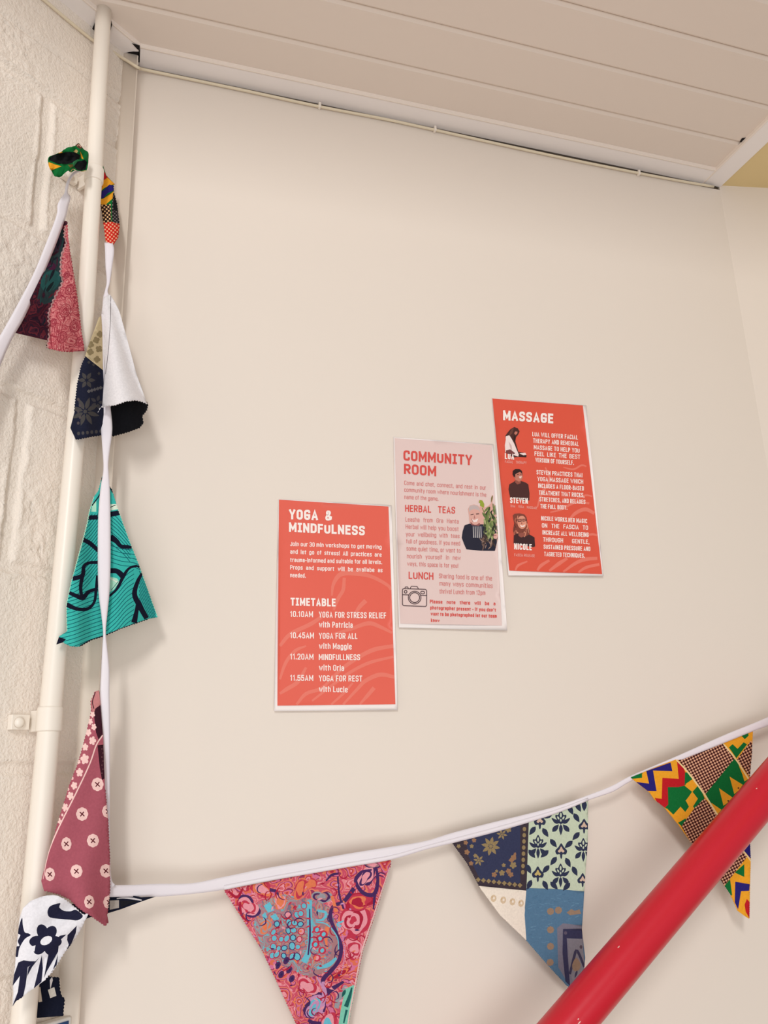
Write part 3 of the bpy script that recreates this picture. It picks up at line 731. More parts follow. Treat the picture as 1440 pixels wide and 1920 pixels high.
P3.flat('printed_panel', t3([(70,91),(975,161),(1168,1848),(240,1812)]), M_CORAL3, sw3, .0005, 'coral red printed panel with pale wavy lines')
P3.text('heading', [('MASSAGE',178,308,680,342,98)], M_INKW, .215, label='bold white heading')
for blk in ([('LUA WILL OFFER FACIAL',470,469,925,503,44),('THERAPY AND REMEDIAL',478,534,933,568,44),('MASSAGE TO HELP YOU',485,600,942,635,44),('FEEL LIKE THE BEST',492,664,948,698,44),('VERSION OF YOURSELF.',500,727,885,757,44)],
    [('STEVEN PRACTICES THAI',512,850,970,881,44),('YOGA MASSAGE WHICH',520,916,978,946,44),('INCLUDES A FLOOR-BASED',528,984,985,1013,44),('TREATMENT THAT ROCKS,',535,1054,990,1081,44),('STRETCHES, AND RELAXES',542,1120,1000,1148,44),('THE FULL BODY.',550,1190,820,1204,44)],
    [('NICOLE WORKS HER MAGIC',558,1310,1018,1340,44),('ON THE FASCIA TO',565,1382,1027,1406,44),('INCREASE ALL WELLBEING',570,1452,1033,1477,44),('THROUGH GENTLE,',577,1523,1040,1548,44),('SUSTAINED PRESSURE AND',583,1595,1050,1618,44),('TAGRETED TECHNIQUES.',588,1668,995,1686,44)]):
    P3.text('body_text', blk, M_INKW, .15, label='white paragraph in capitals')
BR, BRD, SHW = ink((74,40,38)), ink((46,26,28)), ink((242,222,218))
SK3 = ink((196,122,104)); SK3D = ink((150,84,72))
P3.flat('portrait', t3([(250,400),(290,376),(325,390),(342,420),(330,450),(306,480),(300,520),(318,580),(330,625),(400,635),(412,655),(410,680),(330,676),(290,680),(240,660),(200,630),(195,560),(205,500),(200,465),(225,430)]), BR,
    [(t3([(205,470),(240,458),(266,500),(290,545),(312,600),(334,650),(330,672),(260,650),(198,628),(194,560)]), SHW), (t3([(206,610),(250,600),(300,640),(260,660),(205,640)]), ink((120,66,66))), (t3([(232,520),(262,560),(270,620),(250,590)]), ink((214,180,178))),
     (t3([(300,420),(322,424),(318,446),(300,455),(288,440)]), SK3), (t3([(340,640),(400,634),(412,655),(380,660)]), SHW), (t3([(290,455),(306,480),(300,545),(280,500)]), BRD), (t3([(330,662),(412,660),(410,682),(335,680)]), BRD), (t3([(262,400),(286,384),(270,440),(240,470),(245,430)]), ink((104,62,52)))],
    .0010, 'printed picture of a person in a white top with long dark hair')
P3.flat('portrait', t3([(272,850),(275,815),(300,796),(340,796),(366,815),(372,850),(376,880),(365,905),(352,915),(400,930),(430,950),(442,1040),(440,1112),(340,1100),(248,1082),(232,1000),(240,950),(290,922),(302,905),(288,882)]), ink((76,42,42)),
    [(t3([(300,850),(318,838),(345,826),(366,840),(376,880),(364,906),(345,920),(320,935),(300,915),(288,882)]), SK3), (t3([(288,862),(298,856),(304,880),(294,884)]), SK3D), (t3([(334,872),(366,868),(358,888),(344,890)]), ink((240,214,206))), (t3([(316,850),(336,846),(336,851),(318,856)]), BRD), (t3([(346,846),(366,845),(366,850),(348,851)]), BRD),
     (t3([(302,905),(340,925),(356,915),(352,940),(320,950),(298,930)]), SK3D), (t3([(272,850),(275,815),(300,796),(340,796),(366,815),(372,840),(345,826),(318,838),(300,850),(298,868),(288,876)]), BRD)],
    .0010, 'printed picture of a smiling person with short dark hair and dark top')
r3 = random.Random(5); lay = []
for k in range(34):
    a = r3.uniform(0, 6.28); x = 350+78*math.cos(a)*r3.uniform(.7,1); y = 1355+105*math.sin(a)*r3.uniform(.7,1)
    lay.append((t3(stroke([(x,y),(x+r3.uniform(-16,16),y+26),(x+r3.uniform(-18,18),y+54)],r3.uniform(6,14),3)), ink(r3.choice([(110,56,48),(168,96,78),(86,42,38),(206,134,108)]))))
lay += [(t3([(285,1460),(320,1440),(390,1478),(440,1450),(492,1480),(498,1570),(480,1578),(280,1540)]), ink((62,36,40))), (t3([(330,1440),(390,1430),(395,1465),(360,1482),(332,1465)]), SK3D),
        (t3(ell(366,1330,46,66,-.08,22)), ink((222,150,126))), (t3([(322,1300),(362,1296),(362,1322),(326,1326)]), ink((70,34,36))), (t3([(370,1296),(410,1294),(410,1318),(372,1322)]), ink((70,34,36))), (t3([(328,1305),(356,1302),(356,1316),(331,1319)]), SK3), (t3([(376,1302),(404,1300),(404,1312),(378,1316)]), SK3),
        (t3([(344,1352),(372,1364),(400,1350),(390,1374),(360,1378)]), ink((246,224,216))), (t3([(362,1320),(370,1346),(358,1348)]), SK3D)]
P3.flat('portrait', t3([(275,1262),(290,1245),(340,1240),(390,1250),(412,1280),(420,1330),(430,1380),(445,1420),(440,1450),(492,1480),(498,1570),(480,1578),(282,1540),(285,1460),(278,1400),(290,1340),(280,1300)]), ink((128,66,54)), lay, .0010, 'printed picture of a smiling person with glasses and long wavy hair')
for l_ in (('LUA',195,697,288,703,60),('STEVEN',247,1137,425,1145,58),('NICOLE',288,1600,465,1610,62)): P3.text('name_text', [l_], M_INKW, .19, .0015)
for l_ in (('FACIAL THERAPY',197,735,412,748,26),('THAI YOGA MASSAGE',250,1178,518,1199,24),('FASCIA RELEASE',290,1669,495,1678,28)): P3.text('caption', [l_], ink((240,190,180)), .10, .0015)

# ------------------------------------------------------------------ BUNTING
bunt = empty('bunting', on_back(200, 1650, .09), 'string of patchwork fabric pennants on white tape looping down the corner and across the wall', 'bunting')
TAPE = paint('white_cotton_tape', (234,228,234), 0.9, 0.02, 30, 0.25, 700, dist=.0004)
WHITE, CREAM = fab((232,228,230)), fab((232,222,200))
def pen(label, surfs, plane='B'):
    o = cloth(surfs, 'pennant', bunt, plane); o['label'] = label; return o

# tape: left run on the block wall, long drop beside the pipe, long run across the plaster wall
V, F = [], []
def addr(rows, **k):
    v, f = ribbon(rows, **k); n0 = len(V); V.extend(v); F.extend(tuple(i+n0 for i in q) for q in f)
addr([(-190,985,-150,1010,.03,'L'),(-100,800,-62,850,.03,'L'),(2,626,9,664,.03,'L'),(28,580,46,594,.032,'L'),(62,515,78,522,.034,'L'),(88,452,103,462,.036,'L'),(106,404,122,410,.038,'L'),(108,384,128,386,.038,'L'),(114,372,132,370,.036,'L'),(121,362,127,361,.034,'L'),(124,345,129,346,.034,'L'),(130,332,134,334,.036,'L'),(138,323,141,326,.040,'L'),(150,318,152,321,.047,'L')])
addr([(196,455,211,455,0.0820,'B'),(197,470,214,470,0.0860,'B'),(198,500,210,502,0.0880,'B'),(200,528,206,530,0.0820,'B'),(197,545,202,547,0.0840,'B'),(193,562,208,562,0.0880,'B'),(192,600,207,600,0.0920,'B'),(193,680,205,680,0.0940,'B'),(195,730,204,730,0.0880,'B'),(192,762,207,764,0.0820,'B'),(189,790,210,792,0.0840,'B'),(190,812,210,812,0.0880,'B'),(192,840,206,842,0.0900,'B'),(194,870,203,870,0.0910,'B'),(193,890,204,890,0.0930,'B'),(188,920,206,922,0.0960,'B'),(184,980,207,982,0.0980,'B'),(183.5,1060,207,1060,0.0990,'B'),(185,1112,205,1112,0.0980,'B'),(190,1152,201,1152,0.0960,'B'),(193.5,1185,198,1186,0.0940,'B'),(192,1215,201,1215,0.0940,'B'),(190,1255,205,1257,0.0940,'B'),(188,1300,205,1300,0.0940,'B'),(190,1345,206,1345,0.0930,'B'),(194,1400,206,1400,0.0900,'B'),(196,1450,206,1450,0.0840,'B'),(196,1560,206,1560,0.0840,'B'),(198,1640,208,1642,0.0800,'B'),(202,1672,216,1660,0.0780,'B')])
addr([(202,1682,202,1660,.078,'B'),(250,1681,250,1659,.062,'B'),(300,1681,300,1657,.052,'B'),(360,1676,360,1656,.045,'B'),(420,1668,420,1644,.040,'B'),(500,1652,498,1628,.036,'B'),(580,1638,577,1614,.034,'B'),(660,1624,656,1600,.034,'B'),(735,1611,731,1588,.034,'B'),(800,1592,797,1577,.032,'B'),(850,1580,846,1562,.030,'B'),(920,1562,915,1544,.030,'B'),(990,1542,985,1527,.030,'B'),(1050,1522,1046,1511,.032,'B'),(1104,1500,1100,1492,.034,'B'),(1150,1484,1146,1474,.036,'B'),(1188,1462,1184,1454,.038,'B'),(1270,1428,1266,1419,.040,'B'),(1360,1392,1356,1379,.042,'B'),(1412,1371,1408,1358,.042,'B'),(1450,1357,1446,1342,.042,'B'),(1560,1312,1555,1296,.04,'B')], bow=.0008)
tape = mk('tape', V, F, TAPE, bunt); tape['label'] = 'white cotton tape'
m = tape.modifiers.new('t', 'SOLIDIFY'); m.thickness = .0009; m.offset = 0
# folded lower edge of the tape along the wall: a second, narrower layer
V, F = [], []
addr([(420,1668.5,420,1660,.0415,'B'),(500,1652.5,498,1645,.0376,'B'),(580,1638.5,577,1631,.0356,'B'),(660,1624.5,656,1617,.0356,'B'),(735,1611.5,732,1604,.0356,'B'),(800,1592.5,797,1586,.0336,'B'),(850,1580.5,846,1573,.0316,'B'),(920,1562.5,915,1555,.0316,'B'),(990,1542.5,986,1535,.0316,'B'),(1050,1522.5,1046,1517,.0336,'B'),(1104,1500.5,1102,1496,.0356,'B')], bow=.0005, cols=2)
h_ = mk('tape_fold', V, F, TAPE, tape); m = h_.modifiers.new('t', 'SOLIDIFY'); m.thickness = .0006; m.offset = 0

# -- 1 folded pennant on the block wall
c2 = T(0, 360, 3.6)
MAR = marbled('maroon_paisley', [(70,26,38),(52,22,36),(84,34,44),(40,22,36),(62,30,44),(96,38,48),(46,26,40)], 4.5, .5, 2)
ROS = marbled('rose_paisley', [(196,98,104),(206,124,126),(150,52,66),(200,108,112),(212,140,138),(176,76,86),(204,116,118),(160,62,74)], 6.5, .35, 5)
o1 = c2(np.vstack([[(428,190)], zig([(452,198),(458,300),(490,500),(522,700),(552,950),(572,1072)],10,4), zig([(500,1080),(420,1076),(312,1052),(318,1000)],9,4), [(200,972),(105,950),(195,735),(300,505),(400,275)]]))
fold = [(440,230),(434,300),(446,345),(414,430),(410,560),(422,605),(380,692),(345,770),(328,830),(332,960),(316,1050)]
pinkp = c2(fold + [(420,1090),(580,1090),(560,950),(530,700),(500,500),(462,300),(456,215)])
l1 = [(c2([(400,270),(420,240),(436,300),(412,430),(408,560),(420,605),(350,740),(300,760),(250,720),(290,560),(340,430)]), fab((38,56,58))),
      (c2(ell(340,600,60,80,.6)), fab((36,82,80))), (c2(leaf(330,650,120,24,2.2)), fab((20,34,36))), (c2(leaf(350,560,100,20,2.0)), fab((22,28,36))), (c2(ell(345,500,34,26,.3)), fab((72,30,58))), (c2(leaf(390,360,130,40,1.9)), fab((60,44,62))),
      (c2([(128,900),(200,790),(300,830),(322,900),(318,985),(200,965),(110,945)]), MAR)]
rq = random.Random(4)
for k in range(26):
    y = rq.uniform(330, 960); x = rq.uniform(max(130, 420-(y-280)*.42), 400)
    l1.append((c2(leaf(x, y, rq.uniform(40,95), rq.uniform(8,22), rq.uniform(1.2,2.6))), fab(rq.choice([(40,62,62),(64,30,48),(26,32,42),(54,26,40),(46,44,66),(82,34,46),(30,72,70)]))))
l1 += [(pinkp, ROS)]
rp = random.Random(11)
for x, y, s_ in ((440,800,46),(505,905,44),(390,690,30),(470,660,36),(450,560,24),(540,1010,34),(420,980,40),(360,880,26)):
    for k in range(3):
        rr = s_*(1-.3*k); q = ell(x, y, rr*.75, rr, .4, 18); q2 = np.vstack([q, q[:1]])
        l1.append((c2(stroke(q2, 5, 1)), fab((148,50,64)) if k % 2 == 0 else fab((166,68,80))))
fz = zig(cr(fold,3),14,6); l1.append((c2(stroke(fz, 10, 1)), fab((206,160,158))))
l1.append((c2(stroke([(350,1056),(330,900)],7,1)), fab((150,54,66))))
for i in range(5): l1.append((c2(stroke([(352+i*14,1066),(350+i*14,980),(356+i*18,900-6*i)],4,3)), fab((150,54,66))))
fx = np.array([p[0] for p in fold])/3.6; fy = 360+np.array([p[1] for p in fold])/3.6
def off1(x, y):
    e = np.interp(y, fy, fx); s_ = ss(-3, 5, x-e); w = np.clip((y-420)/240, 0, 1)
    return .033 + s_*(.010+.016*w) + .008*w*np.sin(np.clip((x-e)/55,0,1)*math.pi)*s_ + .003*np.sin(y/26)*(1-s_)
pen('dark maroon pennant folded to show its rose paisley half', [(o1, MAR, l1, off1)], 'L')

# -- 2 crumpled green pennant tucked behind the pipe
c6 = T(60, 240, 6.545)
GRN, YEL, RED, BLU, BLK = fab((14,110,52)), fab((236,164,42)), fab((190,28,38)), fab((40,34,116)), fab((22,24,26))
o2 = c6(cr([(200,400),(222,350),(300,318),(360,300),(400,262),(445,235),(500,230),(540,212),(570,185),(600,215),(640,265),(690,300),(692,390),(668,510),(600,530),(535,512),(480,545),(440,520),(385,560),(340,605),(270,580),(240,525),(206,470)], 4, True))
l2 = [(c6([(206,418),(280,446),(362,470),(300,494),(236,522),(196,470)]), YEL), (c6([(300,322),(380,290),(372,300),(310,330)]), YEL),
      (c6([(214,366),(250,338),(330,312),(400,300),(470,296),(540,306),(592,335),(582,380),(520,426),(440,442),(360,438),(290,430),(240,410),(208,396)]), BLK),
      (c6([(516,470),(556,412),(610,400),(650,390),(676,420),(662,508),(600,522),(545,512)]), BLK),
      (c6([(590,285),(615,330),(632,382),(606,372),(598,330)]), YEL), (c6([(536,210),(570,186),(606,216),(622,244),(588,256),(556,236)]), fab((96,60,50))), (c6(stroke([(552,224),(574,206),(602,232)],8)), fab((226,180,150))), (c6([(506,290),(540,258),(566,284),(550,308)]), fab((190,160,104))),
      (c6([(500,420),(560,382),(596,392),(560,412),(520,462),(505,470)]), fab((60,138,92))), (c6([(440,452),(500,444),(506,470),(470,490)]), fab((120,100,50))), (c6(stroke([(470,545),(500,505),(540,520),(600,534),(660,522)],8)), fab((214,190,140)))]
def off2(x, y):
    u = (x-128)/38; w = (y-302)/32
    d1 = np.exp(-(((x-120)/28)**2+((y-296)/10)**2)); d2 = np.exp(-(((x-152)/12)**2+((y-310)/9)**2))
    return .052 + .012*np.clip(1-u*u*.6-w*w*.4, -1, 1) - .014*d1 - .010*d2 + .004*np.sin(x*.35+y*.2)
pen('crumpled green and yellow pennant bunched against the left of the pipe', [(o2, GRN, l2, off2)], 'L')

# -- 3 narrow folded pennant right of the pipe
CHK_K = checks('black_peach_check', (44,26,24), (232,190,140), 84, 0.12, 0.25)
CHK_R = checks('red_peach_check', (206,34,28), (240,176,140), 84, 0.12, 0.22)
CHK_G = checks('charcoal_grey_check', (38,32,34), (128,118,118), 96, 0.05, 0.3)
o3 = c6(np.vstack([[(866,452),(890,520),(910,580),(960,632),(1018,690)], zig([(1002,702),(1006,790),(1040,910),(1060,1050),(1076,1200),(1060,1340)],16,5), [(995,1440),(932,1466)], zig([(905,1400),(880,1200),(850,1000),(822,932)],16,4), [(835,800),(845,600),(850,500)]]))
l3 = [(c6([(840,480),(872,450),(893,540),(860,572)]), GRN), (c6([(840,570),(893,540),(912,590),(945,622),(878,645),(852,770),(835,780)]), RED), (c6([(878,643),(925,608),(1020,690),(960,700),(880,740),(846,775)]), YEL),
      (c6([(830,785),(875,765),(950,693),(1010,708),(1004,768),(930,800),(872,868),(830,845)]), BLU), (c6([(815,880),(872,868),(1004,775),(992,862),(905,942),(815,940)]), YEL), (c6([(905,938),(995,862),(1000,925),(930,950)]), GRN),
      (c6([(826,938),(930,942),(965,930),(975,1150),(882,1185),(850,1050)]), CHK_K), (c6([(995,790),(1050,900),(1080,1180),(990,1190),(978,1010)]), CHK_G), (c6([(1003,790),(1045,900),(1062,1020),(1000,1010)]), BLK),
      (c6([(870,1165),(975,1150),(1085,1180),(1070,1350),(1000,1450),(930,1480),(890,1390)]), CHK_R)]
def off3(x, y):
    e = np.interp(y, [310,360,420,465], [194,206,210,208])
    return .052 + .024*ss(395,450,y) + .008*np.sin(np.clip((x-186)/40,0,1)*math.pi) - .006*ss(0,14,x-e)
pen('narrow folded pennant in yellow blue green and red checks beside the pipe', [(o3, GRN, l3, off3)])

# -- 4 patchwork pennant folded into a cone
NAVY, TAUP = fab((28,31,50)), fab((72,69,68))
BEIG = fab((208,190,152)); BEIGD = fab((150,134,100))
oa = c2(np.vstack([[(688,830),(696,950),(702,1205),(700,1440),(700,1560),(694,1640)], zig([(694,1640),(600,1655),(512,1672)],9,4), [(475,1592)], zig([(500,1480),(520,1300),(545,1180),(576,1108)],9,4), [(600,1035),(640,930),(668,850)]]))
la = [(c2([(560,1060),(600,1030),(640,930),(668,850),(688,820),(720,900),(720,1215),(700,1206),(576,1108)]), BEIG)]
for x, y, a_ in ((612,1030,.3),(650,1000,1.2),(668,1060,.6),(610,1080,.2),(655,1130,.1),(676,960,1.5)): la.append((c2(rosette(x, y, 24, 4, .35, a_)), BEIGD))
for k in range(8):
    a_ = k*math.pi/4+.3; la.append((c2(leaf(575+58*math.cos(a_), 1482+58*math.sin(a_), 84, 30, a_)), TAUP))
la.append((c2(ell(575,1482,13)), TAUP))
for k in range(6):
    a_ = k*math.pi/3; la.append((c2(leaf(585+34*math.cos(a_), 1270+34*math.sin(a_), 50, 26, a_)), TAUP))
for k in range(5):
    a_ = k*1.25; la.append((c2(leaf(655+30*math.cos(a_), 1420+30*math.sin(a_), 42, 22, a_)), fab((66,64,68))))
for k in range(5): la.append((c2(rosette(600+k*20, 1345-k*6, 12, 4, .4)), fab((96,94,96))))
for k in range(6): la.append((c2(ell(530+k*30, 1630-k*3, 10, 12)), fab((74,71,72))))
for k in range(5): la.append((c2(ell(528+(k%2)*12, 1400+k*40, 9, 11)), fab((80,72,74))))
for x, y in ((600,1150),(632,1165),(668,1225)): la.append((c2(rosette(x, y, 10, 4, .4)), TAUP))
offa = lambda x, y: .112 - .030*ss(158, 196, x) + .003*np.sin(y/40)
# front white half, rolled, and the dark inside of the roll
rim = [(660,1490),(676,1456),(720,1446),(770,1440),(850,1412),(920,1406),(965,1416),(996,1432)]
ob = c2(np.vstack([[(742,690),(775,740),(805,800),(850,960),(920,1225),(992,1424)], zig(rim[::-1],9,4), [(690,1440),(706,1205),(690,960),(684,820),(700,710)]]))
lb = [(c2(stroke([(748,700),(744,900),(728,1100),(712,1230)],4)), fab((120,112,116)))]
def cw(y): return np.interp(y, [550,600,700,760], [10,26,58,86])
def offb(x, y):
    t = np.clip((x-192)/cw(y), 0, 1); return .088 + .6*cw(y)*.00072*np.sin(math.pi*(t*.86+.08))
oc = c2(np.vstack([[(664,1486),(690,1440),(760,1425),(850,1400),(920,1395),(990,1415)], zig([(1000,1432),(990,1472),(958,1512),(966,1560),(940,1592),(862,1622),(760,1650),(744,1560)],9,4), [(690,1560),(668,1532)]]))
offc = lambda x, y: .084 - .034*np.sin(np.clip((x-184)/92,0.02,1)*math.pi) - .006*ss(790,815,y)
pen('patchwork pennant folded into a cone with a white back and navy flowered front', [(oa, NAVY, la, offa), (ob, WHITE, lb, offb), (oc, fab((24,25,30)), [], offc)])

# -- 5 teal pennant behind the tape
c3 = T(0, 840, 3.6)
TEAL, TDK, MINT = fab((58,182,172)), fab((12,88,98)), fab((176,226,200)); INKN = fab((18,20,40))
o5 = c3(np.vstack([[(700,180)], zig([(750,270),(800,420),(880,640),(940,790),(1000,960),(1066,1142)],9,3), zig([(1000,1156),(900,1190),(800,1226),(700,1272),(620,1296),(540,1340),(480,1340),(422,1312)],9,4), [(380,1326)], [(400,1270),(450,1240)], zig([(445,1060),(480,900),(520,760),(565,600),(590,500),(600,440),(632,330),(665,290),(690,195)],9,3)]))
l5 = []
for i in range(34):                                  # fine dark pinstripes: curving up to the right on the left half
    y = 470+i*26
    l5.append((c3(stroke([(400,y+40+i*2),(520,y+6+i),(600,y-50),(670,y-140)] if i < 20 else [(380,y+40),(500,y+10),(600,y-30),(720,y-70)],4.5,4)), TDK))
for i in range(9): l5.append((c3(stroke([(740,430+i*26),(790,470+i*26),(840,530+i*24),(880,580+i*24)],4.5,4)), TDK))
for i in range(5): l5.append((c3(stroke([(740,655+i*28),(820,680+i*28),(900,690+i*28),(960,710+i*30)],4.5,4)), TDK))
for i in range(15): l5.append((c3(stroke([(700,1010+i*30),(780,940+i*30),(850,860+i*30),(905,820+i*30)],4.5,4)), TDK))
for i in range(10): l5.append((c3(stroke([(940,830+i*26),(970,900+i*26),(1010,1000+i*24),(1050,1100+i*20)],4.5,4)), TDK))
l5 += [(c3([(690,190),(720,200),(790,380),(800,425),(740,415),(660,440),(600,450),(632,330)]), TEAL), (c3([(745,380),(790,378),(805,412),(745,422)]), fab((226,236,216))), (c3([(625,370),(650,360),(650,430),(615,430)]), MINT), (c3(stroke([(745,400),(780,385)],5,1)), INKN), (c3(stroke([(690,200),(680,300),(620,390)],8)), INKN), (c3(stroke([(735,250),(760,300)],8)), INKN),
       (c3([(742,868),(790,880),(806,905),(770,955),(740,975)]), MINT), (c3(stroke([(745,880),(790,905)],8,1)), fab((236,236,222))), (c3(stroke([(750,960),(800,900)],4,1)), TDK)]
for pts, w in (([(594,470),(660,468)],30),([(745,448),(820,434)],34),([(562,618),(610,645),(665,695)],[28,30,26]),([(745,600),(785,628),(815,662),(860,668),(905,672)],[44,34,26,26,16]),
        ([(664,772),(600,776),(566,800),(556,860),(490,884)],[22,20,24,30,30]),([(556,866),(545,930),(548,980),(560,1015)],[26,24,22,26]),([(466,976),(520,1000),(560,1010),(600,970),(660,950)],[24,28,34,24,22]),
        ([(448,1056),(520,1086),(590,1086),(636,1040),(648,960),(660,860)],[34,24,22,18,20,24]),([(742,828),(790,832),(832,868)],[34,34,40]),([(738,1000),(790,950),(832,868),(872,812),(926,794)],[14,18,24,16,16]),
        ([(926,794),(962,830),(930,900),(908,985),(940,1060),(990,1150)],[14,14,26,34,38,34]),([(930,1050),(920,1110),(905,1180)],[24,28,40])):
    l5.append((c3(stroke(pts, w, 5)), INKN))
l5 += [(c3(stroke(zig([(632,330),(600,440),(590,500),(565,600),(520,760),(480,900),(446,1060),(450,1235)],9,3),7,1)), MINT), (c3(stroke(zig([(800,420),(880,640),(940,790),(1000,960),(1064,1138)],9,3),5,1)), MINT)]
l5 += [(c3(stroke([(540,1338),(620,1296),(700,1272),(800,1228),(900,1192),(1000,1158)],12,4)), INKN), (c3([(372,1335),(398,1276),(446,1290),(420,1316)]), INKN)]
def off5(x, y):
    w = np.clip((y-890)/280, 0, 1); t = (x-200)/90
    return .092 + .018*ss(178, 140, x) - .034*np.clip(t,0,1)*w + .004*w*np.sin(x/17) - .005*ss(180, 196, x)*ss(220, 196, x)
pen('teal pennant with black leaf outlines and fine stripes', [(o5, TEAL, l5, off5)])

# -- 6 dusty pink pennant with white flower dots
c4 = T(0, 1260, 2.91)
PNK, PALE, MRN = fab((170,88,102)), fab((244,204,198)), fab((58,24,36))
o6 = c4(np.vstack([[(540,100),(548,180),(562,350)], zig([(575,640),(590,800),(600,1000),(602,1190),(586,1330)],8,3), zig([(594,1362),(576,1386),(500,1332),(460,1312),(420,1282),(380,1242),(330,1216),(240,1194)],8,3.5), [(225,1140),(265,980)], zig([(300,870),(340,740),(380,610),(420,510),(450,410),(480,290),(498,210),(494,160),(518,106)],8,3)]))
l6 = [(c4([(498,150),(522,100),(545,100),(552,185),(505,225)]), fab((196,128,128))), (c4(stroke([(520,110),(505,160),(512,200)],5)), MRN), (c4([(550,178),(520,200),(512,230),(524,330),(538,370),(560,345),(562,200)]), MRN), (c4([(532,400),(566,396),(576,580),(556,588),(544,520)]), MRN)]
for k in range(7): l6.append((c4(ell(556+(k%2)*6, 420+k*22, 3)), fab((120,80,84))))
l6.append((c4(stroke([(560,345),(525,400),(490,500),(420,650),(320,850),(268,975),(246,1070),(236,1130)],[7,7,7,7,7,6,4,2])), PALE))
r6 = random.Random(2)
for x, y, s_ in ((505,232,14),(492,270,15),(512,300,15),(482,330,17),(505,375,20),(465,410,17),(462,475,24),(434,548,20),(430,490,10),(405,620,18),(384,676,19),(354,738,19),(322,812,13),(372,640,7),(395,580,7),(340,780,7)):
    l6.append((c4(rosette(x, y, s_, 5, .42, r6.random()*3, 40, 1.25)), PALE))
for x, y in ((532,613),(448,775),(362,938),(507,920),(590,760),(272,1104),(417,1087),(578,1085),(487,1254),(596,1256)):
    sx = .8 if x in (272,487,362) else .95
    q = rosette(0, 0, 35, 8, .07, 0, 32); q = np.stack([x+q[:,0]*sx, y+q[:,1]*1.06], 1)
    l6 += [(c4(q), PALE), (c4(stroke([(x-13,y-11),(x,y),(x+13,y+12)],6,1)), fab((96,34,44))), (c4(stroke([(x+10,y-13),(x,y),(x-10,y+13)],6,1)), fab((96,34,44)))]
def off6(x, y):
    w = np.clip((y-1300)/420, 0, 1); lx = np.interp(y, [1300,1480,1640,1740], [183,120,80,150]); t = np.clip((x-lx)/(208-lx), 0, 1)
    return .120 - .030*t*w - .024*(1-w) + (.012*np.sin(math.pi*t) + .003*np.sin(t*9+y/60))*w
pen('dusty pink pennant with pale ringed flower dots', [(o6, PNK, l6, off6)])

# -- 7 white pennant with bold navy flower shapes, wrapped round the pipe
c5 = T(0, 1660, 4.5)
WB, ND = fab((236,234,240)), fab((34,34,58))
o7 = c5(np.vstack([[(350,95),(400,84),(450,80),(490,88)], zig([(530,105),(590,150),(650,200),(700,245),(745,240)],13,6), [(735,268)], zig([(715,310),(680,380),(600,500),(550,560),(490,655),(440,732),(370,805)],14,6), zig([(290,868),(250,892),(180,950),(132,980)],14,3), [(105,1020),(112,905),(106,830),(125,700),(135,560),(150,420),(165,270),(195,190),(260,130)]]))
l7 = [(c5(p), ND) for p in (
    cr([(405,205),(430,172),(508,150),(500,185),(540,215),(600,218),(640,206),(700,258),(655,295),(590,290),(520,285),(425,272),(402,240)],3,True),
    cr([(188,275),(172,305),(150,400),(172,420),(150,470),(164,510),(136,520),(128,590),(150,602),(164,530),(210,452),(258,422),(240,405),(208,395),(192,330)],3,True),
    [(155,650),(200,632),(250,640),(300,640),(270,668),(235,690),(225,780),(215,850),(190,960),(105,1020),(150,900),(168,765),(128,820),(106,850),(118,755)],
    [(352,588),(362,700),(350,815),(285,870),(310,770),(330,680)], [(505,425),(560,415),(500,470),(490,560),(395,725),(370,785),(405,600),(420,520)], [(648,340),(570,420),(566,460),(580,500),(555,560),(600,500),(640,400)],
    [(490,580),(470,640),(440,730),(430,735),(480,668)], [(240,690),(290,650),(335,605),(270,690),(228,770)])]
for a_ in (250, 305, 5, 130, 175, 60):
    a_ = math.radians(a_); l7.append((c5(ell(384+70*math.cos(a_), 466+76*math.sin(a_), 68, 48, a_, 18)), ND))
l7 += [(c5(ell(380,470,72,60)), ND), (c5(ell(390,466,54,34,-.5)), WB), (c5([(255,520),(300,505),(290,560)]), WB)]
def off7(x, y):
    ax = np.interp(y, [1680,1880], [68,44]); t = (x-ax)/40
    return .136 - .010*t*t*(t < 0) - .006*np.clip(t,0,3) + .004*np.sin((x*.7+y)*.09)*np.clip(t,0,1)
pen('white pennant with bold navy flower and leaf shapes wrapped over the pipe', [(o7, WB, l7, off7)])

# -- 8 dark navy pennant with pale squares behind the pipe
NVY = fab((18,22,40))
q1 = np.vstack([c5([(905,60),(940,62),(1060,78),(1190,100),(1312,96),(1180,142),(1020,202),(910,236)]), [(185,1714),(150,1727),(122,1762),(90,1828)], c5(zig([(420,770),(500,778),(505,870),(520,930),(548,960),(532,1104)],14,5)), c5([(420,1110),(312,1120),(290,1000)]), [(54,1840),(56,1780),(84,1722),(150,1688),(190,1668)]])
e1 = [(c5([(926,128),(1004,124),(1004,190),(926,206)]), fab((168,160,152))), (c5(stroke([(985,112),(1040,106),(1120,112),(1195,126)],[8,12,16,10])), fab((206,200,202))), (c5([(1010,128),(1170,130),(1020,186)]), fab((26,26,32)))]
e1 += [(c5([(404,882),(458,858),(476,932),(424,952)]), fab((216,210,200))), (c5([(308,872),(340,856),(356,980),(326,986)]), fab((206,192,176))), (c5([(420,800),(440,770),(446,800),(424,880)]), fab((220,214,214)))]
pen('dark navy pennant with pale squares hanging behind the pipe', [(q1, NVY, e1, lambda x, y: .068+.002*np.sin(x/14)-.00006*np.clip(x-180,0,None))])

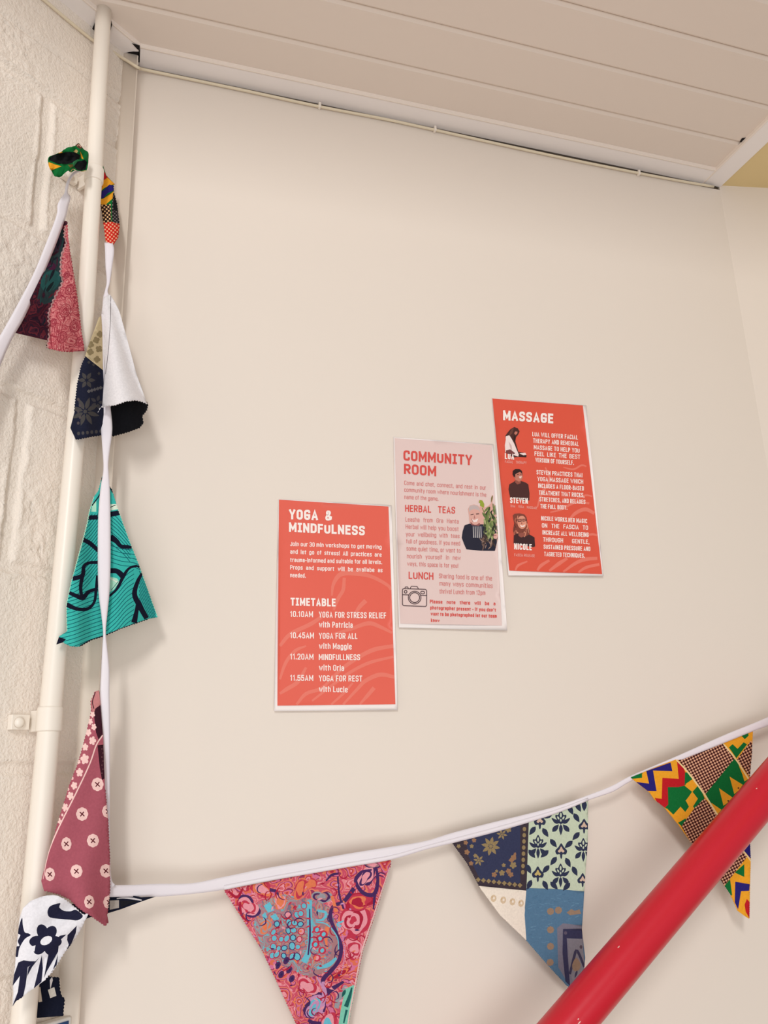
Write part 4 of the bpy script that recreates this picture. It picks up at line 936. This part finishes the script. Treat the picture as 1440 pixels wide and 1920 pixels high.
# -- 9 large multicoloured paisley pennant
c1 = T(400, 1560, 3.6)
PAIS = marbled('rose_orange_paisley', [(198,74,98),(222,132,140),(206,96,108),(226,146,156),(182,52,74),(216,110,84),(208,112,150),(150,56,92),(224,124,100),(196,84,104)], 3.6, .6, 0)
PAIS2 = marbled('blue_green_paisley', [(150,140,146),(170,120,126),(108,176,188),(182,96,104),(160,150,150),(198,120,104),(120,112,132),(190,104,120)], 5.0, .5, 3)
PUR, TURQ, LAV, ORG, RSE, CRM, TAU = fab((72,42,92)), fab((104,186,206)), fab((196,142,182)), fab((224,122,84)), fab((190,54,78)), fab((168,34,60)), fab((166,120,124))
PKL = fab((228,150,162)); GRY = fab((150,150,158))
right9 = [(1200,190),(1196,235),(1110,500),(1085,580),(1010,800),(960,1050),(930,1200),(915,1296),(868,1700),(850,1830)]
o9 = c1(np.vstack([[(72,392),(300,348),(600,290),(900,232)], zig(right9,9,4), [(830,1830)], zig([(560,1296),(330,800),(72,392)],9,4)]))
r9 = random.Random(21); l9 = []
l9.append((c1([(300,470),(480,420),(560,440),(660,450),(780,500),(840,640),(860,800),(760,950),(640,980),(460,900),(330,800),(270,640)]), PAIS2))
def blob(x, y, rx, ry, a, p):
    t = np.arange(26)*2*math.pi/26; r_ = 1+.16*np.sin(2*t+p)+.13*np.sin(3*t+2.3*p)+.07*np.sin(5*t+p*4)
    u, v = rx*r_*np.cos(t), ry*r_*np.sin(t)
    return np.stack([x+u*math.cos(a)-v*math.sin(a), y+u*math.sin(a)+v*math.cos(a)], 1)
def motif(x, y, rx, ry, a, cols):
    p = r9.uniform(0, 6.28); sx_, sy_ = r9.uniform(-.25,.25), r9.uniform(-.25,.25)
    for k, c_ in enumerate(cols):
        f_ = (1, .84, .62, .44, .24)[k]; l9.append((c1(blob(x+rx*sx_*(1-f_), y+ry*sy_*(1-f_), rx*f_, ry*f_, a, p+k*.5)), c_))
motif(235,505,78,66,.7,[PUR,PKL,RSE,PKL]); motif(1030,300,50,90,.45,[PUR,PKL,PUR,PKL]); motif(325,385,84,44,.3,[RSE,ORG,PKL]); motif(960,600,90,110,.2,[RSE,PKL,CRM,PKL,RSE])
motif(985,470,100,60,.1,[CRM,RSE,ORG,CRM]); motif(735,440,62,42,.1,[GRY,PUR,TAU,GRY]); motif(950,780,60,80,.1,[RSE,PKL,RSE,PKL]); motif(590,380,46,70,.2,[ORG,RSE,ORG]); motif(690,1170,66,92,.3,[PUR,LAV,TURQ,LAV,TURQ]); motif(660,350,40,36,0,[RSE,ORG]); motif(450,470,36,60,.1,[ORG,PKL,ORG]); motif(350,640,44,52,.2,[GRY,ORG,GRY,ORG]); motif(640,1040,70,52,.6,[PKL,RSE,PKL]); motif(850,960,76,26,-.5,[CRM,ORG,CRM]); motif(1060,215,60,26,.2,[PUR,TAU,PKL])
motif(775,1320,70,90,.1,[RSE,PKL,TURQ]); motif(620,1450,60,70,.3,[PUR,ORG,RSE])
for pts, w, c_ in (([(1100,240),(1110,330),(1085,420),(1010,410),(960,330),(1000,270),(1070,255)],[16,22,30,26,24,18,10],PUR),([(950,380),(880,470),(810,500),(790,580),(830,680),(862,770),(850,860),(800,930),(740,1000),(756,1080)],[30,26,22,26,22,26,26,30,30,20],PUR),
        ([(650,460),(648,560),(655,700),(648,800),(610,880)],[34,36,34,36,44],TURQ),([(650,520),(652,700),(640,830)],[8,14,10],PUR),([(690,612),(760,640),(806,710),(822,800),(790,890),(690,950),(640,975)],[26,34,40,48,44,34,20],TAU),([(690,606),(770,626),(836,710),(846,800)],[8,8,8,6],TURQ),([(770,640),(760,720),(770,790)],[30,22,8],ORG),
        ([(700,920),(780,895),(830,850)],[18,30,18],TURQ),([(700,530),(760,545),(740,590),(690,595)],[16,18,16,10],TURQ),([(1090,420),(1080,520)],[20,10],PUR),([(840,300),(850,420),(880,520)],[12,14,12],PUR),([(760,330),(800,290),(850,280)],[10,18,14],PUR),
        ([(760,1080),(800,1060),(880,1010)],[60,34,16],PUR),([(830,1190),(850,1120),(900,1040)],[30,40,30],GRY),([(740,1010),(750,1100),(720,1230)],[20,34,26],LAV),([(700,980),(760,1090)],[12,10],LAV),([(180,470),(190,560),(240,610)],[14,16,12],CRM),([(100,400),(160,440),(200,380)],[16,20,14],CRM),([(380,390),(420,400),(440,430)],[26,20,8],PUR),([(800,430),(830,540)],[20,26],ORG),
        ([(860,640),(840,620),(880,600)],[24,16,10],TURQ),([(640,1270),(680,1290),(730,1290)],[20,30,20],PUR)):
    l9.append((c1(stroke(pts, w, 5)), c_))
for pts in ([(340,500),(380,470),(412,530),(370,545)],[(330,560),(350,540),(364,575),(340,598)],[(384,570),(420,548),(446,590),(410,598)]): l9.append((c1(pts), TURQ))
for x in range(420, 640, 44):                        # turquoise dabs with dark rims
    for y in range(500, 880, 56):
        if y > 470+(640-x)*.55 and r9.random() < .9:
            X, Y = x+r9.uniform(-12,12)+(y-600)*-.12, y+r9.uniform(-12,12); w, h = r9.uniform(12,20), r9.uniform(14,24); a_ = r9.uniform(-.5,.6)
            l9.append((c1(ell(X, Y, w+6, h+6, a_, 10)), r9.choice([RSE,PUR,CRM]))); l9.append((c1(ell(X, Y, w, h, a_, 9)), TURQ if r9.random() < .75 else PKL))
for x, y in ((435,900),(458,962),(512,930),(492,868),(530,990)): l9.append((c1(ell(x, y, 18, 27, .5)), PUR)); l9.append((c1(ell(x+2, y, 6, 9, .5)), fab((46,36,86))))
for x, y in ((700,660),(720,720),(690,760),(735,800),(700,850),(745,690)): l9.append((c1(ell(x, y, 28, 26, .3, 10)), RSE)); l9.append((c1(ell(x, y, 13, 16, .5, 9)), TURQ if r9.random() < .7 else PKL))
for k in range(26): 
    t_ = k/25; x = 812+50*math.sin(t_*2.6); y = 590+370*t_; l9.append((c1(ell(x+24, y, 5, 5, 0, 6)), LAV))
for k in range(120):                                 # small flecks and petals
    y = r9.uniform(260, 1290); xl = 90+(y-390)*.535; xr = np.interp(y, [190,500,800,1050,1296], [1180,1090,990,940,900])
    x = r9.uniform(max(xl,110)+10, xr-20)
    if y < 400-(x-72)*.19: continue
    l9.append((c1(leaf(x, y, r9.uniform(16,40), r9.uniform(7,15), r9.uniform(0,3.1))), r9.choice([RSE,PKL,ORG,CRM,LAV,PUR,PKL,RSE])))
for k in range(46):                                  # thin winding outlines
    y = r9.uniform(250, 1280); xl = 90+(y-390)*.535; xr = np.interp(y, [190,500,800,1050,1296], [1180,1090,990,940,900])
    x = r9.uniform(max(xl,110)+20, xr-30)
    if y < 420-(x-72)*.19: continue
    a0 = r9.uniform(0, 6.28); pts = [(x, y)]
    for q in range(4): a0 += r9.uniform(.3, 1.1); pts.append((pts[-1][0]+24*math.cos(a0), pts[-1][1]+24*math.sin(a0)))
    l9.append((c1(stroke(pts, [4,8,9,7,3], 3)), r9.choice([PUR,CRM,fab((120,50,90)),PUR,CRM])))
GM, GD = fab((122,194,172)), fab((30,92,88))
l9 += [(c1([(890,1060),(950,1030),(950,1100),(935,1300),(860,1830),(780,1830),(830,1400),(860,1200)]), GM), (c1(stroke([(895,1180),(920,1110),(935,1050)],[30,22,10])), GD), (c1(stroke([(880,1290),(900,1200)],[10,16],1)), GD), (c1(stroke([(865,1300),(850,1420)],16,1)), GD), (c1(leaf(880,1090,60,22,2.0)), GD)]
l9.append((c1(stroke([(1192,240),(1104,500),(1078,580),(1004,800),(954,1050),(924,1200),(909,1296)],9,4)), fab((228,190,186))))
def off9(x, y):
    w = np.clip((y-1620)/300, 0, 1.4); return .032 + .010*w + .005*w*np.sin((x-430)/300*math.pi*2.2) + .0015*np.sin(x/23+y/41)
pen('large pennant in swirling rose orange and turquoise paisley', [(o9, PAIS, l9, off9)])

# -- 10 patchwork pennant of four fabrics
c7 = T(820, 1480, 4.5)
NV2, OLV, GRP, DKL = fab((54,58,86)), fab((146,126,90)), fab((196,208,184)), fab((48,54,78)); BLUE, CRM2, TN = fab((86,122,152)), fab((238,226,212)), fab((152,128,108))
o10 = c7(np.vstack([[(128,456),(360,392),(770,272),(1060,165),(1272,78),(1272,190),(1270,440),(1255,640),(1240,860),(1232,1000),(1220,1180),(1236,1320),(1248,1420),(1236,1560),(1200,1760)], zig([(1100,1664),(950,1502),(750,1272),(530,1062),(360,832),(250,622),(128,456)],8,3.5)]))
l10 = [(c7([(100,440),(770,262),(768,560),(752,852),(560,830),(340,800)]), NV2), (c7([(770,262),(1290,50),(1262,640),(1242,862),(1000,840),(752,832)]), GRP), (c7([(342,800),(560,830),(752,852),(738,1000),(752,1280),(500,1080)]), CRM2), (c7([(752,832),(1000,842),(1260,862),(1240,1180),(1260,1800),(1090,1700),(752,1280),(736,1060)]), BLUE)]
# navy patch
BRD2 = fab((62,52,60))
l10 += [(c7([(128,452),(240,425),(262,560),(330,700),(360,760),(750,800),(752,855),(350,815)]), BRD2), (c7([(700,300),(772,275),(752,850),(700,830)]), BRD2)]
for x, y, s_ in ((450,480,86),(545,380,50),(350,600,50)):
    for k in range(8 if s_ > 60 else 6):
        a_ = k*2*math.pi/(8 if s_ > 60 else 6)+.2; l10.append((c7(leaf(x+s_*.55*math.cos(a_), y+s_*.55*math.sin(a_), s_*.8, s_*.36, a_)), OLV))
    l10.append((c7(ell(x, y, s_*.16)), OLV))
for k in range(8): l10.append((c7(ell(735-k*2, 335+k*52, 15, 19)), OLV))
for k in range(9): l10.append((c7(rosette(345+k*44, 762+k*6, 19, 4, .4)), OLV))
for x, y, r_ in ((240,450,20),(310,430,20),(250,530,24),(290,480,18),(320,560,18),(285,625,20),(180,480,18),(600,340,26),(480,720,24),(545,705,26),(600,690,24),(560,640,18),(640,640,30),(640,580,26),(620,720,24),(500,690,14),(655,545,12)): l10.append((c7(rosette(x, y, r_, 5, .45, x)), OLV if r_ % 4 else fab((150,112,84))))
l10.append((c7([(600,600),(660,530),(665,580),(630,620)]), fab((150,112,84))))
# green patch: lotus and spade motifs joined by leaves
def lotus(x, y, s_):
    h = [(0,-100),(14,-78),(24,-58),(44,-60),(46,-40),(34,-18),(78,-34),(60,2),(36,16),(14,12)]
    q = cr(h+[(0,20)]+[(-a, b_) for a, b_ in h[:0:-1]], 3, True)*s_+[x, y]; l10.append((c7(q), DKL))
    for dx, dy, rx, ry, a_ in ((0,-58,8,20,0),(-22,-34,7,15,-.5),(22,-34,7,15,.5),(0,-14,7,12,0)): l10.append((c7(ell(x+dx*s_, y+dy*s_, rx*s_, ry*s_, a_)), GRP))
    for sg_ in (-1, 1): l10.append((c7(leaf(x+sg_*44*s_, y+52*s_, 84*s_, 42*s_, -.85 if sg_ < 0 else math.pi+.85)), DKL))
    l10.append((c7(leaf(x, y+66*s_, 96*s_, 32*s_, 1.57)), DKL))
def spade(x, y, s_, c_):
    q = cr([(0,-66),(22,-34),(50,-2),(38,30),(12,28),(8,54),(0,68),(-8,54),(-12,28),(-38,30),(-50,-2),(-22,-34)],3,True)*s_+[x,y]; l10.append((c7(q), DKL))
    q = cr([(0,-38),(14,-14),(28,2),(14,14),(0,4),(-14,14),(-28,2),(-14,-14)],3,True)*s_+[x,y]; l10.append((c7(q), c_))
SPK = fab((206,180,160))
lotus(1042,275,1.0); lotus(850,478,.95); lotus(1040,720,.95); lotus(1232,505,.95)
spade(865,270,1.0,SPK); spade(1238,310,.95,SPK); spade(1045,520,1.0,SPK); spade(848,715,1.0,fab((196,176,112))); spade(1226,765,.9,SPK)
for x, y, a_ in ((802,350,2.2),(912,365,1.0),(980,455,.9),(1108,465,2.4),(1170,395,2.3),(1175,240,1.0),(980,605,2.2),(1103,618,1.1),(915,675,2.3),(770,672,1.1),(1160,690,1.1),(1125,175,1.1),(1190,150,1.1),(1240,140,1.6),(912,810,1.1),(985,812,.8),(1090,822,2.3),(776,805,2.0),(930,225,2.7),(905,545,2.4),(798,545,.9)): l10.append((c7(leaf(x, y, 92, 44, a_)), DKL))
# cream patch
for x in (474,556,634,706): l10 += [(c7(ell(x, 920+(x-474)*.18, 25, 32, .1, 8)), fab((214,190,160))), (c7(ell(x+3, 918+(x-474)*.18, 9, 12, .1, 8)), CRM2), (c7(ell(x-12, 910+(x-474)*.18, 6, 8)), fab((196,168,132)))]
# blue patch: worn dots and an arch
r10 = random.Random(9)
for k in range(110):
    y = r10.uniform(880, 1500); x = r10.uniform(760, 1200)
    l10.append((c7(stroke([(x,y),(x+r10.uniform(20,44),y+r10.uniform(-14,14))],r10.uniform(3,6),1)), fab(r10.choice([(98,136,166),(104,142,170),(76,112,144),(80,112,142)]))))
l10 += [(c7([(1010,1170),(1060,1130),(1225,1150),(1240,1560),(1140,1700),(1020,1500)]), fab((124,122,138))), (c7([(1060,1178),(1222,1178),(1222,1262),(1092,1256),(1100,1400),(1120,1660),(1080,1620),(1056,1380)]), fab((58,58,88))), (c7([(1100,1262),(1222,1262),(1246,1500),(1150,1640),(1118,1540)]), fab((134,132,142))),
        (c7(stroke([(1118,1560),(1150,1430),(1172,1360),(1200,1400),(1240,1500)],[20,22,24,22,20],3)), fab((66,64,90))), (c7(cr([(1172,1420),(1210,1480),(1190,1530),(1150,1530),(1138,1480)],3,True)), TN), (c7(leaf(1170,1560,70,20,1.9)), fab((70,66,90))), (c7(ell(1212,1330,12,16)), fab((92,80,92))), (c7(ell(1082,1212,14)), fab((96,88,108)))]
for x, y in ((955,1030),(1022,1020),(955,1185),(955,1325),(952,1460)): l10.append((c7(rosette(x, y, 31, 8, .16, x)), TN))
l10.append((c7([(1090,1040),(1130,1010),(1160,1025),(1200,1012),(1214,1050),(1120,1062)]), TN))
def off10(x, y):
    w = np.clip((y-1540)/300, 0, 1.3); return .029 + .004*(x-850)/250 + .012*w*np.sin((x-860)/250*math.pi*1.6+.3) + .010*w
pen('patchwork pennant of navy, mint flowered, cream and worn blue pieces', [(o10, NV2, l10, off10)])

# -- 11 bright wax-print pennant behind the red tube
c8 = T(1140, 1320, 4.57)
CHK = checks('brown_peach_check', (72,30,30), (224,172,140), 84, -0.32, 0.10)
CRL = fab((240,216,160))
o11 = c8(np.vstack([[(198,628),(420,538),(600,468),(800,400),(990,332),(1243,222)], zig([(1236,400),(1216,620),(1214,900),(1216,1140),(1224,1340),(1216,1600),(1212,1842)],8,3), [(1180,1822)], zig([(1112,1775),(1050,1632),(950,1482),(710,1182),(610,1042),(480,882),(400,820),(360,762),(240,668),(198,628)],8,3)]))
l11 = [(c8(p), m_) for p, m_ in (
    ([(180,620),(300,590),(292,632),(210,642)], GRN), ([(205,642),(292,632),(292,598),(328,575),(352,682),(245,668)], YEL), ([(328,575),(538,500),(552,576),(386,570),(416,746),(340,745),(240,668),(352,682)], BLU),
    ([(535,495),(596,470),(606,642),(466,632),(460,812),(420,830),(350,760),(416,746),(386,570),(552,576)], YEL), ([(590,480),(640,528),(664,590),(656,700),(600,712),(512,712),(516,860),(490,890),(420,840),(400,805),(460,812),(466,632),(606,642)], RED),
    ([(512,712),(600,712),(656,700),(720,752),(668,830),(694,880),(662,925),(622,880),(560,948),(490,888),(516,860)], GRN), ([(660,585),(700,590),(740,642),(668,690),(656,700)], GRN), ([(735,636),(770,692),(722,748),(664,686)], YEL), ([(722,754),(770,812),(728,878),(664,830)], YEL),
    ([(500,890),(560,948),(622,880),(658,935),(694,880),(740,888),(690,965),(660,992),(602,1012),(560,985)], YEL), ([(770,700),(800,740),(828,806),(740,892),(728,878),(770,812),(724,752)], GRN), ([(600,1018),(664,980),(676,1000),(632,1048)], GRN),
    ([(828,806),(935,945),(1150,1240),(900,1440),(710,1185),(628,1048),(740,892)], CHK), ([(600,478),(988,330),(1082,470),(836,772),(690,590)], CHK),
    ([(836,772),(1082,470),(1125,520),(1210,650),(1200,900),(1150,1240),(935,945)], GRN), ([(952,722),(1066,800),(1020,850),(990,872)], YEL), ([(1042,622),(1155,692),(1120,740),(1082,772)], YEL), ([(1118,520),(1205,640),(1170,664),(1150,600)], YEL), ([(884,846),(972,906),(935,950)], YEL), ([(975,900),(1100,950),(1050,1050)], YEL), ([(1110,800),(1200,840),(1160,950)], YEL),
    (ell(1030,830,8,8), fab((110,60,40))), (ell(1118,720,8,8), fab((110,60,40))),
    ([(988,330),(1250,215),(1236,330),(1160,400),(1105,480),(1040,400)], YEL), ([(1140,268),(1200,240),(1205,272),(1172,302)], GRN), ([(1036,372),(1068,344),(1110,384),(1162,328),(1192,345),(1100,464)], GRN), ([(1228,310),(1245,400),(1222,640),(1105,475)], CHK),
    ([(1150,1238),(1230,1100),(1235,1340)], BLU), ([(1110,1240),(1150,1240),(1192,1312),(1000,1555),(940,1490)], CHK), ([(1192,1312),(1235,1350),(1212,1505),(1100,1480),(1090,1530),(1094,1700),(1050,1640),(1040,1510),(1120,1400)], YEL), ([(1168,1372),(1168,1482),(1086,1444)], GRN),
    ([(1000,1555),(1046,1500),(1064,1640),(1040,1640),(1005,1590)], GRN), ([(1090,1522),(1215,1545),(1210,1602),(1140,1604),(1122,1775),(1086,1700)], BLU), ([(1140,1604),(1215,1600),(1205,1680),(1168,1720),(1185,1830),(1112,1780)], YEL), ([(1190,1670),(1216,1700),(1220,1850),(1180,1780),(1170,1720)], RED))]
l11 += [(c8(stroke([(585,478),(690,590),(830,780),(935,945),(1146,1240),(1228,1348)],[10,14,14,14,11,11],3)), CRL), (c8(stroke([(982,332),(1100,480),(1206,645)],12,3)), CRL)]
def off11(x, y):
    w = np.clip((y-1420)/260, 0, 1.3); return .040 + .006*np.sin((x-1190)/220*math.pi*2.2)*np.clip(w+.25,0,1) + .012*w*(1-.4*w)
pen('bright yellow green red and blue checked pennant behind the red tube', [(o11, YEL, l11, off11)])
